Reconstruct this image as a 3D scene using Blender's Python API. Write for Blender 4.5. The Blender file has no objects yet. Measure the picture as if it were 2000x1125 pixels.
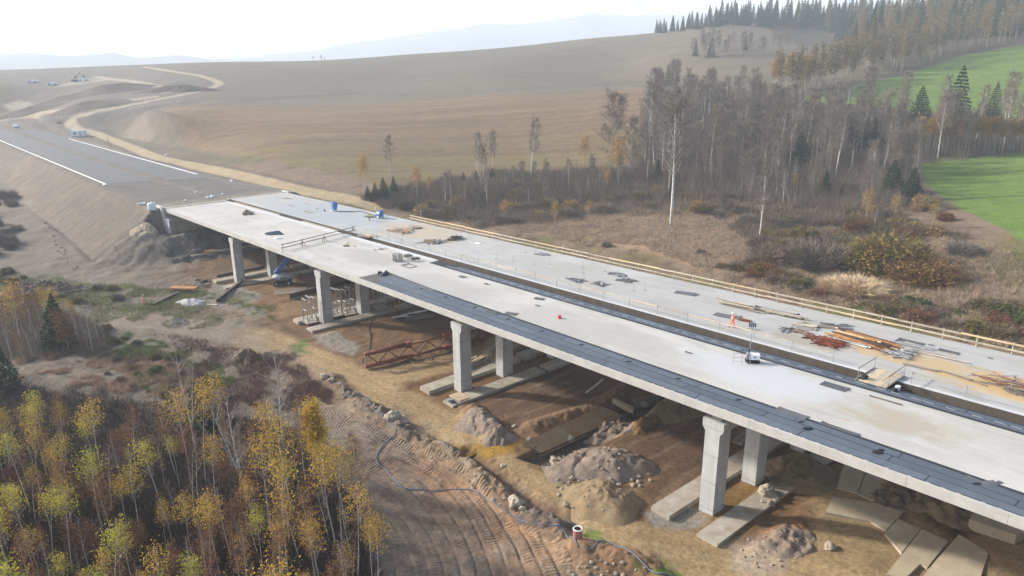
import bpy, math, random
import numpy as np
RD = random.Random(11)
NR = np.random.default_rng(11)
rad = math.radians
scene = bpy.context.scene
COL = scene.collection

# ---------------------------------------------------------------- camera solve and bridge axes
PITCH, ROLL, F, CAMH = rad(17.3), rad(.3), 1411.4, 29.0      # F for a 2000 px wide picture
TH, X0, Y0, GR = rad(-48.76), -16.76, 92.92, .0291            # bridge heading, origin, grade
CT, ST = math.cos(TH), math.sin(TH)
def ray(u, v):
    x = (u-1000)/F; y = (562.5-v)/F
    c, s = math.cos(ROLL), math.sin(ROLL)
    x, y = x*c+y*s, -x*s+y*c
    return x, math.cos(PITCH)+y*math.sin(PITCH), -math.sin(PITCH)+y*math.cos(PITCH)
def atZ(u, v, Z):
    a, b, c = ray(u, v); t = (Z-CAMH)/c
    return (a*t, b*t, Z)
def atY(u, v, Y):
    a, b, c = ray(u, v); t = Y/b
    return (a*t, Y, CAMH+c*t)
def bsn(x, y): return (x-X0)*CT+(y-Y0)*ST, -(x-X0)*ST+(y-Y0)*CT
def bxy(s, n): return X0+s*CT-n*ST, Y0+s*ST+n*CT
def B(s, n, z=0.): x, y = bxy(s, n); return (x, y, GR*s+z)     # z is measured from the deck surface
def dk(u, v):                                                  # pixel -> (s, n) on the deck surface
    a, b, c = ray(u, v); k = a*CT+b*ST; k0 = -X0*CT-Y0*ST
    t = (GR*k0-CAMH)/(c-GR*k); return bsn(a*t, b*t)

# ---------------------------------------------------------------- noise
def vnoise(x, y, seed=0):
    x = np.asarray(x, float); y = np.asarray(y, float)
    xi = np.floor(x).astype(np.int64); yi = np.floor(y).astype(np.int64)
    fx = x-xi; fy = y-yi; fx = fx*fx*(3-2*fx); fy = fy*fy*(3-2*fy)
    def h(a, b):
        n = (a*374761393+b*668265263+seed*1442695041) & 0xffffffff
        n = ((n ^ (n >> 13))*1274126177) & 0xffffffff
        return ((n ^ (n >> 16)) & 0xffff)/32767.5-1
    a = h(xi, yi); b = h(xi+1, yi); c = h(xi, yi+1); d = h(xi+1, yi+1)
    return (a+(b-a)*fx)*(1-fy)+(c+(d-c)*fx)*fy
def fbm(x, y, sc, octv=4, seed=0, gain=.5):
    t = 0; a = 1; q = 0; x = np.asarray(x)/sc; y = np.asarray(y)/sc
    for i in range(octv):
        t = t+a*vnoise(x+17.3*i, y-9.1*i, seed+i); q += a; a *= gain
        x, y = 1.62*x+1.2*y, -1.2*x+1.62*y
    return t/q
def sst(e0, e1, x): t = np.clip((x-e0)/(e1-e0), 0, 1); return t*t*(3-2*t)

# ---------------------------------------------------------------- terrain: control points, smooth surface, embankment
CP = []
def cz(u, v, z): CP.append(atZ(u, v, z))
def cy(u, v, y): CP.append(atY(u, v, y))
def zsite(s): return np.interp(s, [-90, -57.7, -21.5, 14.6, 50.8, 90, 130], [-12.6, -11.7, -10.4, -9.75, -8.8, -7.7, -6.6])
for s in (-72, -57, -40, -21, -3, 15, 33, 51, 70, 95):
    for n in (-9, 4, 20, 36):
        x, y = bxy(s, n); CP.append((x, y, float(zsite(s))-.15))
for a in ((900, 440, -9), (1300, 480, -8.3), (1500, 560, -7.8), (1800, 640, -7), (2000, 660, -6), (2300, 700, -5), (1310, 440, -7.7),
          (1100, 430, -8.6), (1600, 480, -6.8), (1900, 560, -5.5), (2000, 500, -4), (1800, 420, -4), (2000, 420, -2.5), (2300, 450, 0),
          (1800, 320, -1), (2000, 300, 2), (2300, 290, 6), (1300, 330, -4.5), (1500, 330, -3), (1650, 300, 0), (750, 372, -6.5), (900, 345, -6),
          (1250, 330, -4.5), (300, 290, -6.6), (420, 325, -5.8), (560, 360, -6.2), (690, 390, -7), (640, 375, -6.6),
          (250, 625, -11.9), (400, 650, -11.6), (520, 680, -11.2), (200, 600, -12.2), (0, 640, -12.6), (0, 560, -13), (60, 400, -12.2), (100, 440, -12), (135, 500, -12),
          (0, 450, -13), (0, 330, -11), (-200, 450, -13), (-200, 700, -12.5), (0, 800, -12), (300, 800, -11.6), (600, 800, -10.9), (800, 850, -10.5),
          (0, 1000, -11.6), (300, 1050, -11.3), (700, 1050, -10.8), (1000, 1000, -10.0), (1000, 1125, -10.2), (1300, 1125, -9.3), (1700, 1125, -8.3), (2000, 1120, -7.8),
          (-200, 1000, -12), (2300, 1100, -6.5), (500, 1400, -11), (1500, 1400, -9)):
    cz(*a)
for a in ((1000, 270, 300), (800, 280, 290), (1240, 240, 310), (1240, 172, 420), (1000, 183, 420), (800, 196, 420), (600, 207, 410), (400, 214, 400), (285, 238, 330),
          (500, 255, 320), (800, 189, 470), (1240, 166, 470), (1000, 177, 470), (600, 190, 470), (430, 165, 520), (800, 150, 600), (1000, 130, 600), (1240, 120, 600),
          (1000, 92, 800), (800, 106, 780), (640, 118, 750), (400, 122, 700), (200, 129, 720), (0, 137, 700), (-250, 140, 700), (1150, 75, 850), (1300, 62, 800),
          (1440, 47, 700), (1440, 80, 600), (1440, 100, 520), (1600, 65, 680), (1630, 90, 600), (1300, 110, 560), (1500, 115, 480), (1250, 150, 500),
          (1700, 75, 560), (1985, 92, 420), (2000, 40, 550), (1800, 44, 620), (2000, 5, 700), (2300, 0, 600), (1750, 150, 370), (1550, 190, 330),
          (1980, 150, 340), (1900, 200, 290), (1700, 210, 300), (1900, 250, 250), (2300, 150, 300), (270, 131, 660), (300, 212, 420), (130, 235, 432), (200, 262, 376),
          (0, 170, 520), (0, 225, 480), (-250, 200, 500), (100, 160, 560), (250, 180, 480), (150, 200, 450), (-250, 300, 330), (1530, 40, 760), (1650, 35, 760)):
    cy(*a)
for u, y1, z1 in ((-250, 1150, -5), (0, 1150, -5), (250, 1150, 0), (500, 1150, 5), (800, 1200, 12), (1000, 1250, 18), (1200, 1300, 30), (1440, 1250, 35), (1700, 1250, 55), (2000, 1300, 60), (2300, 1300, 60)):
    x, _, _ = atY(u, 130, y1); CP.append((x, y1, z1)); CP.append((x*2, y1*2, -35)); CP.append((x*6, y1*6, -50))
for a in (-1.7, -1.1, 0, 1.1, 1.7): CP.append((8*math.sin(a), 8*math.cos(a), -11)); CP.append((30*math.sin(a), 30*math.cos(a), -11+.9*math.sin(a)))
for a in (-1.7, -1.2): CP += [(150*math.sin(a), 150*math.cos(a), -12.5), (500*math.sin(a), 500*math.cos(a), 0)]
for a in (1.2, 1.7): CP += [(150*math.sin(a), 150*math.cos(a), -2), (500*math.sin(a), 500*math.cos(a), 30)]
CP = np.array(CP)
def _uv(x, y): return np.stack([np.arctan2(x, y)*1.6, .5*np.log(x*x+y*y)], -1)
def _k(d2): return .5*d2*np.log(d2+1e-9)
def _solve():
    P = _uv(CP[:, 0], CP[:, 1]); n = len(P)
    K = _k(((P[:, None]-P[None])**2).sum(-1))+np.eye(n)*2e-3
    A = np.zeros((n+3, n+3)); A[:n, :n] = K; A[:n, n] = 1; A[:n, n+1:] = P; A[n:, :n] = A[:n, n:].T
    return P, np.linalg.solve(A, np.r_[CP[:, 2], 0, 0, 0])
_P, _W = _solve()
def rbf(x, y):
    x = np.ravel(x); y = np.ravel(y); out = np.zeros(len(x))
    for i in range(0, len(x), 60000):
        Q = _uv(x[i:i+60000], y[i:i+60000])
        d2 = (Q**2).sum(1)[:, None]+(_P**2).sum(1)[None]-2*Q@_P.T
        out[i:i+60000] = _k(np.maximum(d2, 0))@_W[:-3]+_W[-3]+Q@_W[-2:]
    return out
def zroad(s, n):
    return np.interp(s, [-900, -600, -350, -150, -97, 0], [-2, -4.5, -6.0, -3.7, -3.0, -3.0])-.045*np.clip(n, -2, 32)*sst(-100, -150, s)
def emb(s, n):                                                  # embankment with its cone in front of the abutment
    zr = zroad(s, n)
    dn = np.maximum(-1.2-n, 0); df = np.maximum(n-32.5, 0)
    ds = np.maximum(s+98.5, 0)
    d = np.hypot(dn/1.72, ds/2.1)+df/1.6
    z = zr-d
    low = zr-4.9                                                # bench at the foot of the abutment wall
    bench = np.where((ds > 0) & (ds < 16), sst(-6, -2, n)*sst(37, 33, n), 0)
    z = np.where((bench > 0), np.minimum(z, zr-4.9*sst(0, 1.2, ds)*bench), z)
    return np.where(s < -40, z, -99)
# polar grid round the viewpoint: fine near, coarse far
AZ = np.r_[np.linspace(-100, -50, 60)[:-1], np.linspace(-50, 50, 800), np.linspace(50, 100, 60)[1:]]*math.pi/180
LR = [math.log(9.)]
while LR[-1] < math.log(3900):
    r = math.exp(LR[-1])
    LR.append(LR[-1]+(.03 if r < 36 else .0022 if r < 115 else .0036 if r < 260 else .0062 if r < 900 else .035))
LR = np.array(LR)
NA, NRR = len(AZ), len(LR)
RR = np.exp(LR)
GX = RR[:, None]*np.sin(AZ)[None]; GY = RR[:, None]*np.cos(AZ)[None]
GZ = rbf(GX, GY).reshape(GX.shape)
GS, GN = bsn(GX, GY)
_e = emb(GS, GN)-30*sst(-430, -500, GS)
GZ = np.where(GS < -40, np.maximum(GZ, _e), GZ)
_roadcut = sst(1.6, -1.4, np.abs(GN-15.6)-18)*sst(-97, -99, GS)*sst(-480, -400, GS)   # the platform is flat across its width
GZ = GZ*(1-_roadcut)+zroad(GS, GN)*_roadcut
_sh = sst(31, 35, GN)*sst(64, 52, GN)*sst(-175, -215, GS)*sst(-400, -345, GS)
GZ = GZ*(1-_sh)+(zroad(GS, 32+0*GN)-.1+.02*(GN-33))*_sh          # level shelf for the haul road beside the platform
def gz(x, y, Z=None):
    Z = GZ if Z is None else Z
    x = np.asarray(x, float); y = np.asarray(y, float)
    fi = np.interp(.5*np.log(x*x+y*y), LR, np.arange(NRR)); fj = np.interp(np.arctan2(x, y), AZ, np.arange(NA))
    i = np.clip(fi.astype(int), 0, NRR-2); j = np.clip(fj.astype(int), 0, NA-2); a = fi-i; b = fj-j
    return Z[i, j]*(1-a)*(1-b)+Z[i+1, j]*a*(1-b)+Z[i, j+1]*(1-a)*b+Z[i+1, j+1]*a*b
_T = np.exp(np.arange(math.log(20), math.log(1500), .004))
def at(u, v):                                                   # pixel -> point where its ray meets the ground
    a, b, c = ray(u, v); x = a*_T; y = b*_T; z = CAMH+c*_T
    d = z-gz(x, y); k = int(np.argmax(d < 0))
    if d[k] >= 0: k = len(_T)-1
    k = max(k, 1); t = _T[k-1]+(_T[k]-_T[k-1])*d[k-1]/(d[k-1]-d[k]+1e-9)
    return (a*t, b*t, CAMH+c*t)
def W(*px): return np.array([at(*p)[:2] for p in px])           # pixels -> ground plan
# ---------------------------------------------------------------- plan masks
XF, YF = GX.ravel(), GY.ravel()
SF, NF = bsn(XF, YF)
def sdist(poly, x, y):                                          # signed distance to a plan polygon, positive inside
    d = np.full(len(x), 1e9); ins = np.zeros(len(x), bool); n = len(poly)
    for i in range(n):
        ax, ay = poly[i]; bx, by = poly[(i+1) % n]; ex, ey = bx-ax, by-ay
        t = np.clip(((x-ax)*ex+(y-ay)*ey)/(ex*ex+ey*ey+1e-12), 0, 1)
        d = np.minimum(d, (x-ax-t*ex)**2+(y-ay-t*ey)**2)
        if ay != by: ins ^= ((ay > y) != (by > y)) & (x < ex*(y-ay)/ey+ax)
    d = np.sqrt(d); return np.where(ins, d, -d)
def ldist(line, x, y):                                          # distance to a plan polyline
    d = np.full(len(x), 1e9)
    for (ax, ay), (bx, by) in zip(line[:-1], line[1:]):
        ex, ey = bx-ax, by-ay; t = np.clip(((x-ax)*ex+(y-ay)*ey)/(ex*ex+ey*ey+1e-12), 0, 1)
        d = np.minimum(d, (x-ax-t*ex)**2+(y-ay-t*ey)**2)
    return np.sqrt(d)
def near(pts, m):
    p = np.asarray(pts); return np.nonzero((XF > p[:, 0].min()-m) & (XF < p[:, 0].max()+m) & (YF > p[:, 1].min()-m) & (YF < p[:, 1].max()+m))[0]
N1 = fbm(XF, YF, 3.2, 4, 1); N2 = fbm(XF, YF, 14, 4, 2); N3 = fbm(XF, YF, .8, 3, 3); N4 = fbm(XF, YF, 60, 4, 4)
def area(poly, soft=1., wob=1.):
    k = near(poly, soft+wob+2); m = np.zeros(len(XF)); x, y = XF[k], YF[k]
    m[k] = sst(-soft, soft, sdist(poly, x, y)+wob*(.6*N1[k]+.5*N2[k])); return m
def path(line, w, soft=.6, wob=.7):
    k = near(line, w+soft+wob+1); m = np.zeros(len(XF)); x, y = XF[k], YF[k]
    m[k] = sst(soft, -soft, ldist(line, x, y)-w/2+wob*(.6*N1[k]+.4*N3[k])); return m
def smooth(P, n=6):
    P = np.asarray(P, float); o = []
    for i in range(len(P)-1):
        a, b, c, d = P[max(i-1, 0)], P[i], P[i+1], P[min(i+2, len(P)-1)]
        for t in np.arange(n)/n: o.append(.5*(2*b+(c-a)*t+(2*a-5*b+4*c-d)*t*t+(3*b-a-3*c+d)*t**3))
    o.append(P[-1]); return np.array(o)
def rect(s0, s1, n0, n1): return np.array([bxy(s, n) for s, n in ((s0, n0), (s1, n0), (s1, n1), (s0, n1))])
C = np.zeros((len(XF), 3))
def mixc(m, col, var=0., nz=None):
    m = np.clip(m, 0, 1)[:, None]; c = np.array(col)[None]*(1+var*(N1 if nz is None else nz)[:, None]); C[:] = C*(1-m)+c*m
DZ = np.zeros(len(XF))
# wild grass everywhere, then fields
dry, olive, brown = (.250, .190, .142), (.150, .140, .066), (.165, .118, .085)
C[:] = dry; mixc(sst(-.05, .5, N2+.35*N3), olive); mixc(sst(.1, .6, fbm(XF, YF, 5, 4, 9)), brown)
DZ += .22*N1+.10*N3
FIELD_LOW = W((752, 374), (690, 347), (560, 320), (440, 300), (330, 276), (276, 226), (420, 213), (640, 206), (820, 195), (1000, 182), (1240, 171), (1290, 200), (1262, 260), (1250, 322), (1100, 328), (900, 345))
m_low = area(FIELD_LOW, 1.5, 2)
xr, yr = XF*.995+YF*.10, -XF*.10+YF*.995
strp = fbm(xr/12, yr, 3.6, 4, 21, .75); strp2 = fbm(xr/14, yr, 6, 3, 22)
far = sst(225, 330, YF)*(XF < 320)
m_up = far*(1-m_low)
fieldc = np.array([.218, .160, .104]); C[:] = C*(1-m_up[:, None])+np.array([.168, .142, .108])*(1+.17*strp2+.13*N4+.09*strp-.16*sst(.1,.6,N2+.4*strp2))[:, None]*m_up[:, None]
lowc = fieldc*(1+.34*strp+.16*strp2+.06*N4)[:, None]; g = (sst(330, 215, YF+16*N4)*sst(-.5, .5, strp2+.5*strp+.2)*.55)[:, None]
lowc = lowc*(1-g)+np.array([.180, .175, .070])*g
C[:] = C*(1-m_low[:, None])+lowc*m_low[:, None]; DZ *= 1-np.maximum(m_low, m_up)*.85
DZ += m_low*.16*strp
for ln, w in ((((250, 238), (400, 217), (640, 208), (820, 197), (1000, 184), (1240, 173)), 7), (((420, 205), (560, 190), (700, 182)), 12), (((780, 186), (900, 182), (1030, 172), (1240, 162)), 9),
              (((1000, 95), (1130, 93), (1250, 90), (1350, 92)), 5), (((1280, 112), (1400, 112), (1560, 108)), 7), (((1240, 168), (1300, 172), (1380, 190)), 10)):
    q = W(*ln); mixc(path(q, w, 2, 3)*sst(-.6, .3, N1+N3)*.9, (.105, .088, .068), .2)
GREEN_LOW = W((1783, 318), (1900, 304), (2010, 297), (2300, 290), (2320, 560), (2010, 472), (1940, 440), (1870, 405), (1810, 365))
GREEN_UP = W((1530, 196), (1600, 182), (1750, 150), (1880, 110), (1985, 90), (2300, 60), (2300, 262), (2000, 236), (1800, 216), (1650, 206))
m_g1 = area(GREEN_LOW, 1, 1.5); m_g2 = area(GREEN_UP, 1.5, 2); m_green = np.maximum(m_g1, m_g2)
gs = fbm(xr/5, yr*1.3+XF*.3, 5, 3, 31)
C[:] = C*(1-m_green[:, None])+(np.array([.145, .240, .034])*(1+.16*gs+.14*N2+.10*N3)[:, None])*m_green[:, None]
yg = (m_green*sst(.1, .6, N2))[:, None]*.45; C[:] = C*(1-yg)+np.array([.19, .22, .06])*yg
DZ *= 1-m_green*.8
# wood floor and brush floor beyond the bridge
WOODS = W((700, 398), (760, 368), (900, 345), (1100, 328), (1250, 325), (1262, 260), (1290, 180), (1480, 178), (1560, 205), (1700, 214), (1850, 226), (2050, 240), (2200, 250), (2200, 292), (2000, 298), (1785, 318), (1810, 365), (1870, 405), (1700, 440), (1500, 420), (1300, 400), (1100, 420), (950, 440), (820, 420))
m_wood = area(WOODS, 2, 3); mixc(m_wood*.85, (.118, .088, .066), .25)
m_far = area(W((1280, 70), (1500, 40), (1900, 0), (2300, -60), (2300, 60), (1985, 88), (1880, 108), (1750, 148), (1630, 95), (1480, 45)), 4, 4); mixc(m_far, (.085, .070, .048), .25)
mixc(area(W((1050, 425), (1300, 415), (1500, 470), (1560, 540), (1400, 530), (1200, 480)), 3, 3)*.85, (.37, .275, .205), .18)
mixc(area(W((1600, 520), (1740, 520), (1760, 565), (1620, 570)), 2, 2)*.7, (.36, .27, .17), .15)
# construction site
site = np.maximum(area(rect(-88, 140, -13, 42), 1.5, 2), area(W((225, 620), (330, 585), (480, 560), (700, 700), (1000, 800), (1400, 1000), (2100, 1300), (1000, 1300), (735, 1125), (700, 960), (640, 850), (560, 760), (450, 690), (330, 655)), 1.5, 1.5))
mixc(site, (.185, .122, .076), .2); mixc(site*sst(.05, .5, N2+.5*N1)*.8, (.255, .180, .108), .12); mixc(site*sst(.15, .6, fbm(XF, YF, 6, 4, 41)), (.165, .108, .072), .1)
slope = area(W((300, 655), (420, 662), (540, 690), (610, 750), (560, 760), (480, 740), (380, 720), (310, 690)), 1, 1.5)
mixc(slope*.7, (.20, .135, .082), .25); mixc(slope*sst(.1, .5, N1), (.155, .15, .062))
mixc(area(W((390, 645), (560, 680), (670, 765), (620, 800), (480, 765), (370, 722)), 1.5, 2)*.8, (.205, .128, .078), .25)
mixc(area(W((200, 603), (330, 590), (430, 562), (560, 562), (570, 640), (330, 642)), 1.5, 2)*.7, (.20, .130, .080), .25); mixc(area(W((40, 690), (150, 650), (330, 650), (400, 720), (300, 760), (40, 750)), 2, 2)*.6, (.20, .135, .095), .3)
weeds = area(W((215, 640), (300, 660), (370, 700), (470, 730), (420, 780), (300, 760), (240, 730), (190, 700)), 1.5, 2); mixc(weeds*sst(-.1, .35, N1+.4*N2), (.115, .145, .048), .25)
mixc(area(W((60, 690), (150, 640), (260, 680), (330, 730), (250, 770), (60, 740)), 2, 2)*sst(-.5, .3, N1)*.8, (.27, .185, .14), .2)
mixc(area(W((-50, 540), (40, 530), (90, 545), (90, 575), (-50, 600)), 1.5, 2)*sst(-.2, .3, N1), (.11, .17, .05), .2)
mixc(area(W((140, 570), (250, 560), (420, 575), (330, 590), (200, 605)), 1.5, 2)*sst(-.1, .3, N1)*.8, (.135, .14, .06), .2)
wl = area(W((-80, 515), (150, 560), (300, 566), (430, 558), (330, 612), (215, 640), (60, 690), (-80, 700)), 2, 3); mixc(wl*sst(-.5, .2, N1+.5*N3)*.8, (.135, .118, .068), .3); mixc(wl*sst(.1, .5, N1)*.7, (.10, .085, .06), .3)
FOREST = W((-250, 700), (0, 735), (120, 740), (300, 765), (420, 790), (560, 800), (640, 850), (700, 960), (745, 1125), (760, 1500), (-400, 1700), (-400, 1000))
m_for = area(FOREST, 2, 2); mixc(m_for, (.042, .030, .021), .3)  # stand floor: shade among the stems is put into this dark colour
# tracked mud field: q runs across the ruts, l along them
a3 = [np.array(at(*p)[:2]) for p in ((751, 898), (885, 977), (964, 1120))]
def circ(p, q, r):
    A = np.array([q-p, r-p])*2; b = np.array([q@q-p@p, r@r-p@p]); c = np.linalg.solve(A, b); return c, np.hypot(*(p-c))
CC, CRR = circ(*a3)
MUD = W((570, 745), (650, 785), (760, 862), (900, 892), (1000, 962), (1080, 1032), (1125, 1070), (1150, 1250), (760, 1250), (735, 1050), (700, 900), (625, 812))
m_mud = area(MUD, 1, .8)
TQ = np.hypot(XF-CC[0], YF-CC[1])-CRR+.8*fbm(XF, YF, 16, 2, 51); TL = np.arctan2(YF-CC[1], XF-CC[0])*CRR
bands = vnoise(TQ/.62, 0*TQ+3.3, 52)
rut = np.abs(((TQ/1.25+.45*vnoise(TQ/5, TL/22, 53)+.2*vnoise(TQ/2, TL/9, 54)) % 1)-.5)*2
mixc(m_mud, (.44, .275, .18), .12); mixc(m_mud*sst(-.1, .7, bands)*.55, (.50, .36, .25)); mixc(m_mud*sst(.76, .95, rut)*.75, (.18, .105, .065)); mixc(m_mud*sst(.2, .6, N2+.3*N1)*.5, (.27, .19, .105))
DZ = DZ*(1-.6*m_mud)-m_mud*(.13*sst(.72, 1, rut)*(.5+.5*sst(-.3, .3, N1))+.06*bands)
# haul roads
R1 = smooth(W((190, 622), (330, 637), (430, 650), (520, 668), (600, 700), (680, 735), (760, 775), (850, 828), (940, 900), (1050, 975), (1150, 1032), (1250, 1062), (1400, 1095), (1600, 1150), (1750, 1200)))
R2 = smooth(W((680, 735), (760, 735), (850, 715), (940, 690), (1010, 660)))
R3 = smooth(W((430, 650), (500, 610), (600, 600)))
d1 = ldist(R1, XF, YF)
tan = (.335, .258, .170)
SLABF = area(W((1635, 900), (1740, 930), (1870, 1060), (2010, 1000), (2060, 1180), (1560, 1180), (1580, 1010)), 1, .3); DZ *= 1-.92*SLABF
mixc(SLABF*.8, (.44, .345, .23), .15); mixc(SLABF*sst(.1, .6, N2+.6*N1)*.5, (.26, .185, .115), .15)
m_r1 = path(R1, 6.2, 1.2, 1.3); m_r2 = path(R2, 5.5, 1, 1.2); m_rd = np.maximum(m_r1, m_r2)
mixc(path(R3, 8, 2, 2)*.6, (.27, .20, .13), .1)
mixc(m_rd*.9, tan, .08); mixc(m_rd*sst(.25, .0, np.abs(np.abs(d1-.35*N2)-1.1)-.25)*.45, (.25, .178, .112)); mixc(m_rd*sst(.1, .5, N1+.5*N2)*.5, (.30, .25, .185)); mixc(m_rd*sst(.3, .7, N3)*.25, (.22, .15, .1))
DZ *= 1-.8*m_rd
for pl in (((372, 592), (420, 552), (520, 576), (455, 612)), ((600, 650), (660, 644), (706, 676), (695, 698), (640, 682)), ((470, 605), (520, 600), (515, 620), (478, 622)), ((395, 680), (420, 690), (415, 710), (398, 705)), ((1235, 780), (1300, 760), (1290, 800), (1240, 815)), ((1265, 1000), (1330, 985), (1400, 1010), (1330, 1030), (1280, 1025))):
    mixc(area(W(*pl), .6, 1.1)*.85, (.30, .285, .262), .14)
# pads between the piers, the channel, the bank beside the mud
PAD1 = W((925, 780), (985, 740), (1060, 700), (1240, 765), (1215, 800), (1120, 830), (1030, 850), (960, 850))
PAD2 = W((1215, 855), (1300, 810), (1420, 770), (1460, 800), (1360, 930), (1270, 985), (1230, 930))
stk = fbm(SF*2.2, NF*.35, 1.6, 3, 61)
for pd in (PAD1, PAD2):
    m = area(pd, .8, .8); mixc(m, (.135, .088, .060), .15); mixc(m*sst(-.05, .45, stk)*.7, (.235, .172, .125)); DZ *= 1-.75*m
CHAN = W((1015, 893), (1085, 862), (1180, 812), (1240, 785), (1300, 770), (1270, 812), (1228, 835), (1080, 912))
m_ch = area(CHAN, .5, .3); mixc(m_ch, (.12, .10, .085), .2); DZ -= m_ch*1.0
mixc(area(W((840, 872), (905, 872), (1005, 858), (1000, 885), (905, 905), (850, 895)), .5, .8)*.8, (.29, .185, .055), .15)
BANK = smooth(W((645, 742), (700, 792), (770, 832), (840, 880), (905, 905), (960, 955), (1015, 1000), (1085, 1040)))
dB = ldist(BANK, XF, YF); m_b = sst(1.9, .3, dB+.6*N3); DZ += m_b*(.75+.5*N1+.45*N3); mixc(m_b*.8, (.165, .115, .082), .35); mixc(m_b*sst(.1, .4, N3), (.26, .215, .175), .1)
DITCH = smooth(W((915, 880), (985, 935), (1050, 985), (1110, 1010))); dD = ldist(DITCH, XF, YF); mD = sst(1.7, .2, dD+.4*N3); DZ -= mD*.6; mixc(mD*.8, (.095, .062, .050), .3)
BANK2 = smooth(W((590, 735), (640, 760), (720, 800), (790, 850)))
for ln, hgt, wd, cl in (((( 1130, 1075), (1180, 1090), (1250, 1105), (1290, 1140)), .7, 2.2, (.215, .130, .088)), (((560, 700), (470, 705), (400, 690)), .5, 2.5, (.165, .12, .085)), (((440, 690), (500, 715), (560, 735)), .6, 2, (.14, .09, .06)), (((900, 785), (930, 815), (965, 850)), 1.0, 2.0, (.24, .175, .13)), (((1045, 835), (1130, 810), (1230, 760)), .7, 2.2, (.20, .14, .095)), (((1245, 835), (1330, 790), (1390, 760)), .7, 1.8, (.26, .17, .09)),
                        (((1420, 1010), (1500, 930), (1560, 900), (1600, 890)), 1.0, 3.5, (.25, .165, .08)), (((1760, 960), (1800, 985), (1820, 1010)), .6, 2.5, (.17, .105, .055)), (((1480, 1055), (1550, 1030)), .3, 2, (.25, .165, .115))):
    q = smooth(W(*ln)); m = sst(wd, .2, ldist(q, XF, YF)+.7*N3); DZ += m*(hgt+.5*N1+.35*N3); mixc(m*.85, cl, .3)
mixc(area(W((1420, 1060), (1480, 1040), (1560, 1080), (1540, 1125), (1440, 1110)), 1, 1.5)*.6, (.31, .27, .24), .25)
for pl in (((1120, 1030), (1170, 1040), (1185, 1058), (1130, 1058)), ((1240, 1110), (1290, 1095), (1340, 1125), (1260, 1140)), ((540, 690), (600, 660), (610, 690)), ((440, 640), (470, 630), (470, 645)), ((350, 608), (400, 585), (415, 600), (360, 622))):
    mixc(area(W(*pl), .6, .9)*sst(-.3, .3, N1+.5*N3), (.075, .130, .032), .3)
# embankment: grey fill with rills down the slope, platform, far earthworks, light haul road beside the field
ez = emb(SF, NF)-30*sst(-430, -500, SF); m_emb = sst(-.8, .1, ez-GZ.ravel()+.35*N1)*(SF < -58)*(SF > -490)
m_plat = sst(1.6, .4, np.abs(NF-15.6)-17.3)*sst(-97, -98.5, SF)*sst(-475, -425, SF)
ril = fbm(SF+.25*NF, NF*.08, 1.15, 4, 71, .7)
mixc(m_emb, (.142, .134, .127), .16); mixc(m_emb*sst(-.02, .22, ril)*.75, (.112, .098, .086)); mixc(m_emb*sst(.1, .35, -ril)*.5, (.235, .215, .195)); mixc(m_emb*sst(.3, .6, N2)*sst(-70, -90, SF)*.4, (.20, .17, .135))
DZ = DZ*(1-.75*m_emb)+m_emb*(.28*ril+.08*N3+(.9*N1+.7*N2)*sst(-98, -94, SF))*(1-m_plat)
mixc(m_plat, (.215, .190, .168), .06)
for n0, n1 in ((.8, 14), (16.5, 29.5)): mixc(area(rect(-150, -106, n0, n1), .8, .5), (.175, .158, .142), .06)
mixc(m_plat*sst(-109, -101, SF)*.6, (.30, .265, .225), .1)
DZ *= 1-.9*m_plat
mixc(path(smooth(W((40, 330), (40, 380), (80, 430), (110, 490), (125, 540))), 7, 1.5, 1.5), (.27, .21, .155), .15)
mixc(path(smooth(W((75, 370), (85, 420), (120, 470), (140, 530), (150, 560))), 1.6, .6, 1)*.8, (.085, .07, .058), .3)
FW = area(W((-300, 300), (-300, 140), (0, 139), (130, 133), (280, 128), (330, 150), (430, 165), (390, 195), (300, 235), (250, 245), (170, 262), (130, 265), (60, 240), (0, 230)), 6, 6); mixc(FW*.75, (.205, .170, .135), .12); mixc(FW*sst(.0, .4, N4+.4*N2)*.5, (.165, .135, .112)); mixc(FW*sst(.3, .6, N2)*.35, (.30, .255, .20))
mixc(area(W((60, 240), (130, 232), (200, 222), (330, 205), (300, 222), (200, 245), (150, 262), (130, 268)), 4, 3)*.8, (.12, .103, .088), .1)
H1 = smooth(W((280, 131), (340, 140), (390, 148), (428, 164), (370, 182), (280, 200), (190, 218), (140, 234), (150, 252), (200, 266), (250, 285), (310, 308), (400, 328), (500, 350), (590, 372), (680, 388), (735, 402)))
H2 = smooth(W((-20, 235), (60, 226), (150, 210), (250, 196), (300, 190))); H3 = smooth(W((190, 150), (250, 158), (320, 172), (335, 178)))
mH1 = path(H1, 6.5, 1, .8); mH = np.maximum(mH1, np.maximum(path(H2, 7, 1.5, 1), path(H3, 7, 1.5, 1))); mixc(mH*.92, (.40, .330, .235), .07); DZ *= 1-.7*mH
DZ += FW*(1-mH)*(1.3*N4+.5*N2)*(1-m_plat)*(1-m_emb)
mixc(sst(1.2, .2, np.abs(ldist(H1, XF, YF)-4.6)-.5+.5*N1)*sst(180, 230, YF)*.6, (.14, .115, .09), .2)
_pc = at(290, 250); _dp = np.hypot(XF-_pc[0], YF-_pc[1]); _kk = np.nonzero(_dp < 95)[0]; _sd = sdist(FIELD_LOW, XF[_kk], YF[_kk])+.8*N1[_kk]; DZ[_kk] += 3.2*sst(90, 15, _dp[_kk])*sst(-1.5, 4.5, _sd); _m = np.zeros(len(XF)); _m[_kk] = sst(-2.5, -.5, _sd)*sst(7, 4.5, _sd)*sst(70, 40, _dp[_kk]); mixc(_m, (.150, .128, .105), .2)
CUT = W((232, 264), (262, 238), (282, 226), (300, 270), (282, 278)); mixc(area(CUT, 1.5, .6), (.235, .200, .168), .08)
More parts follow.
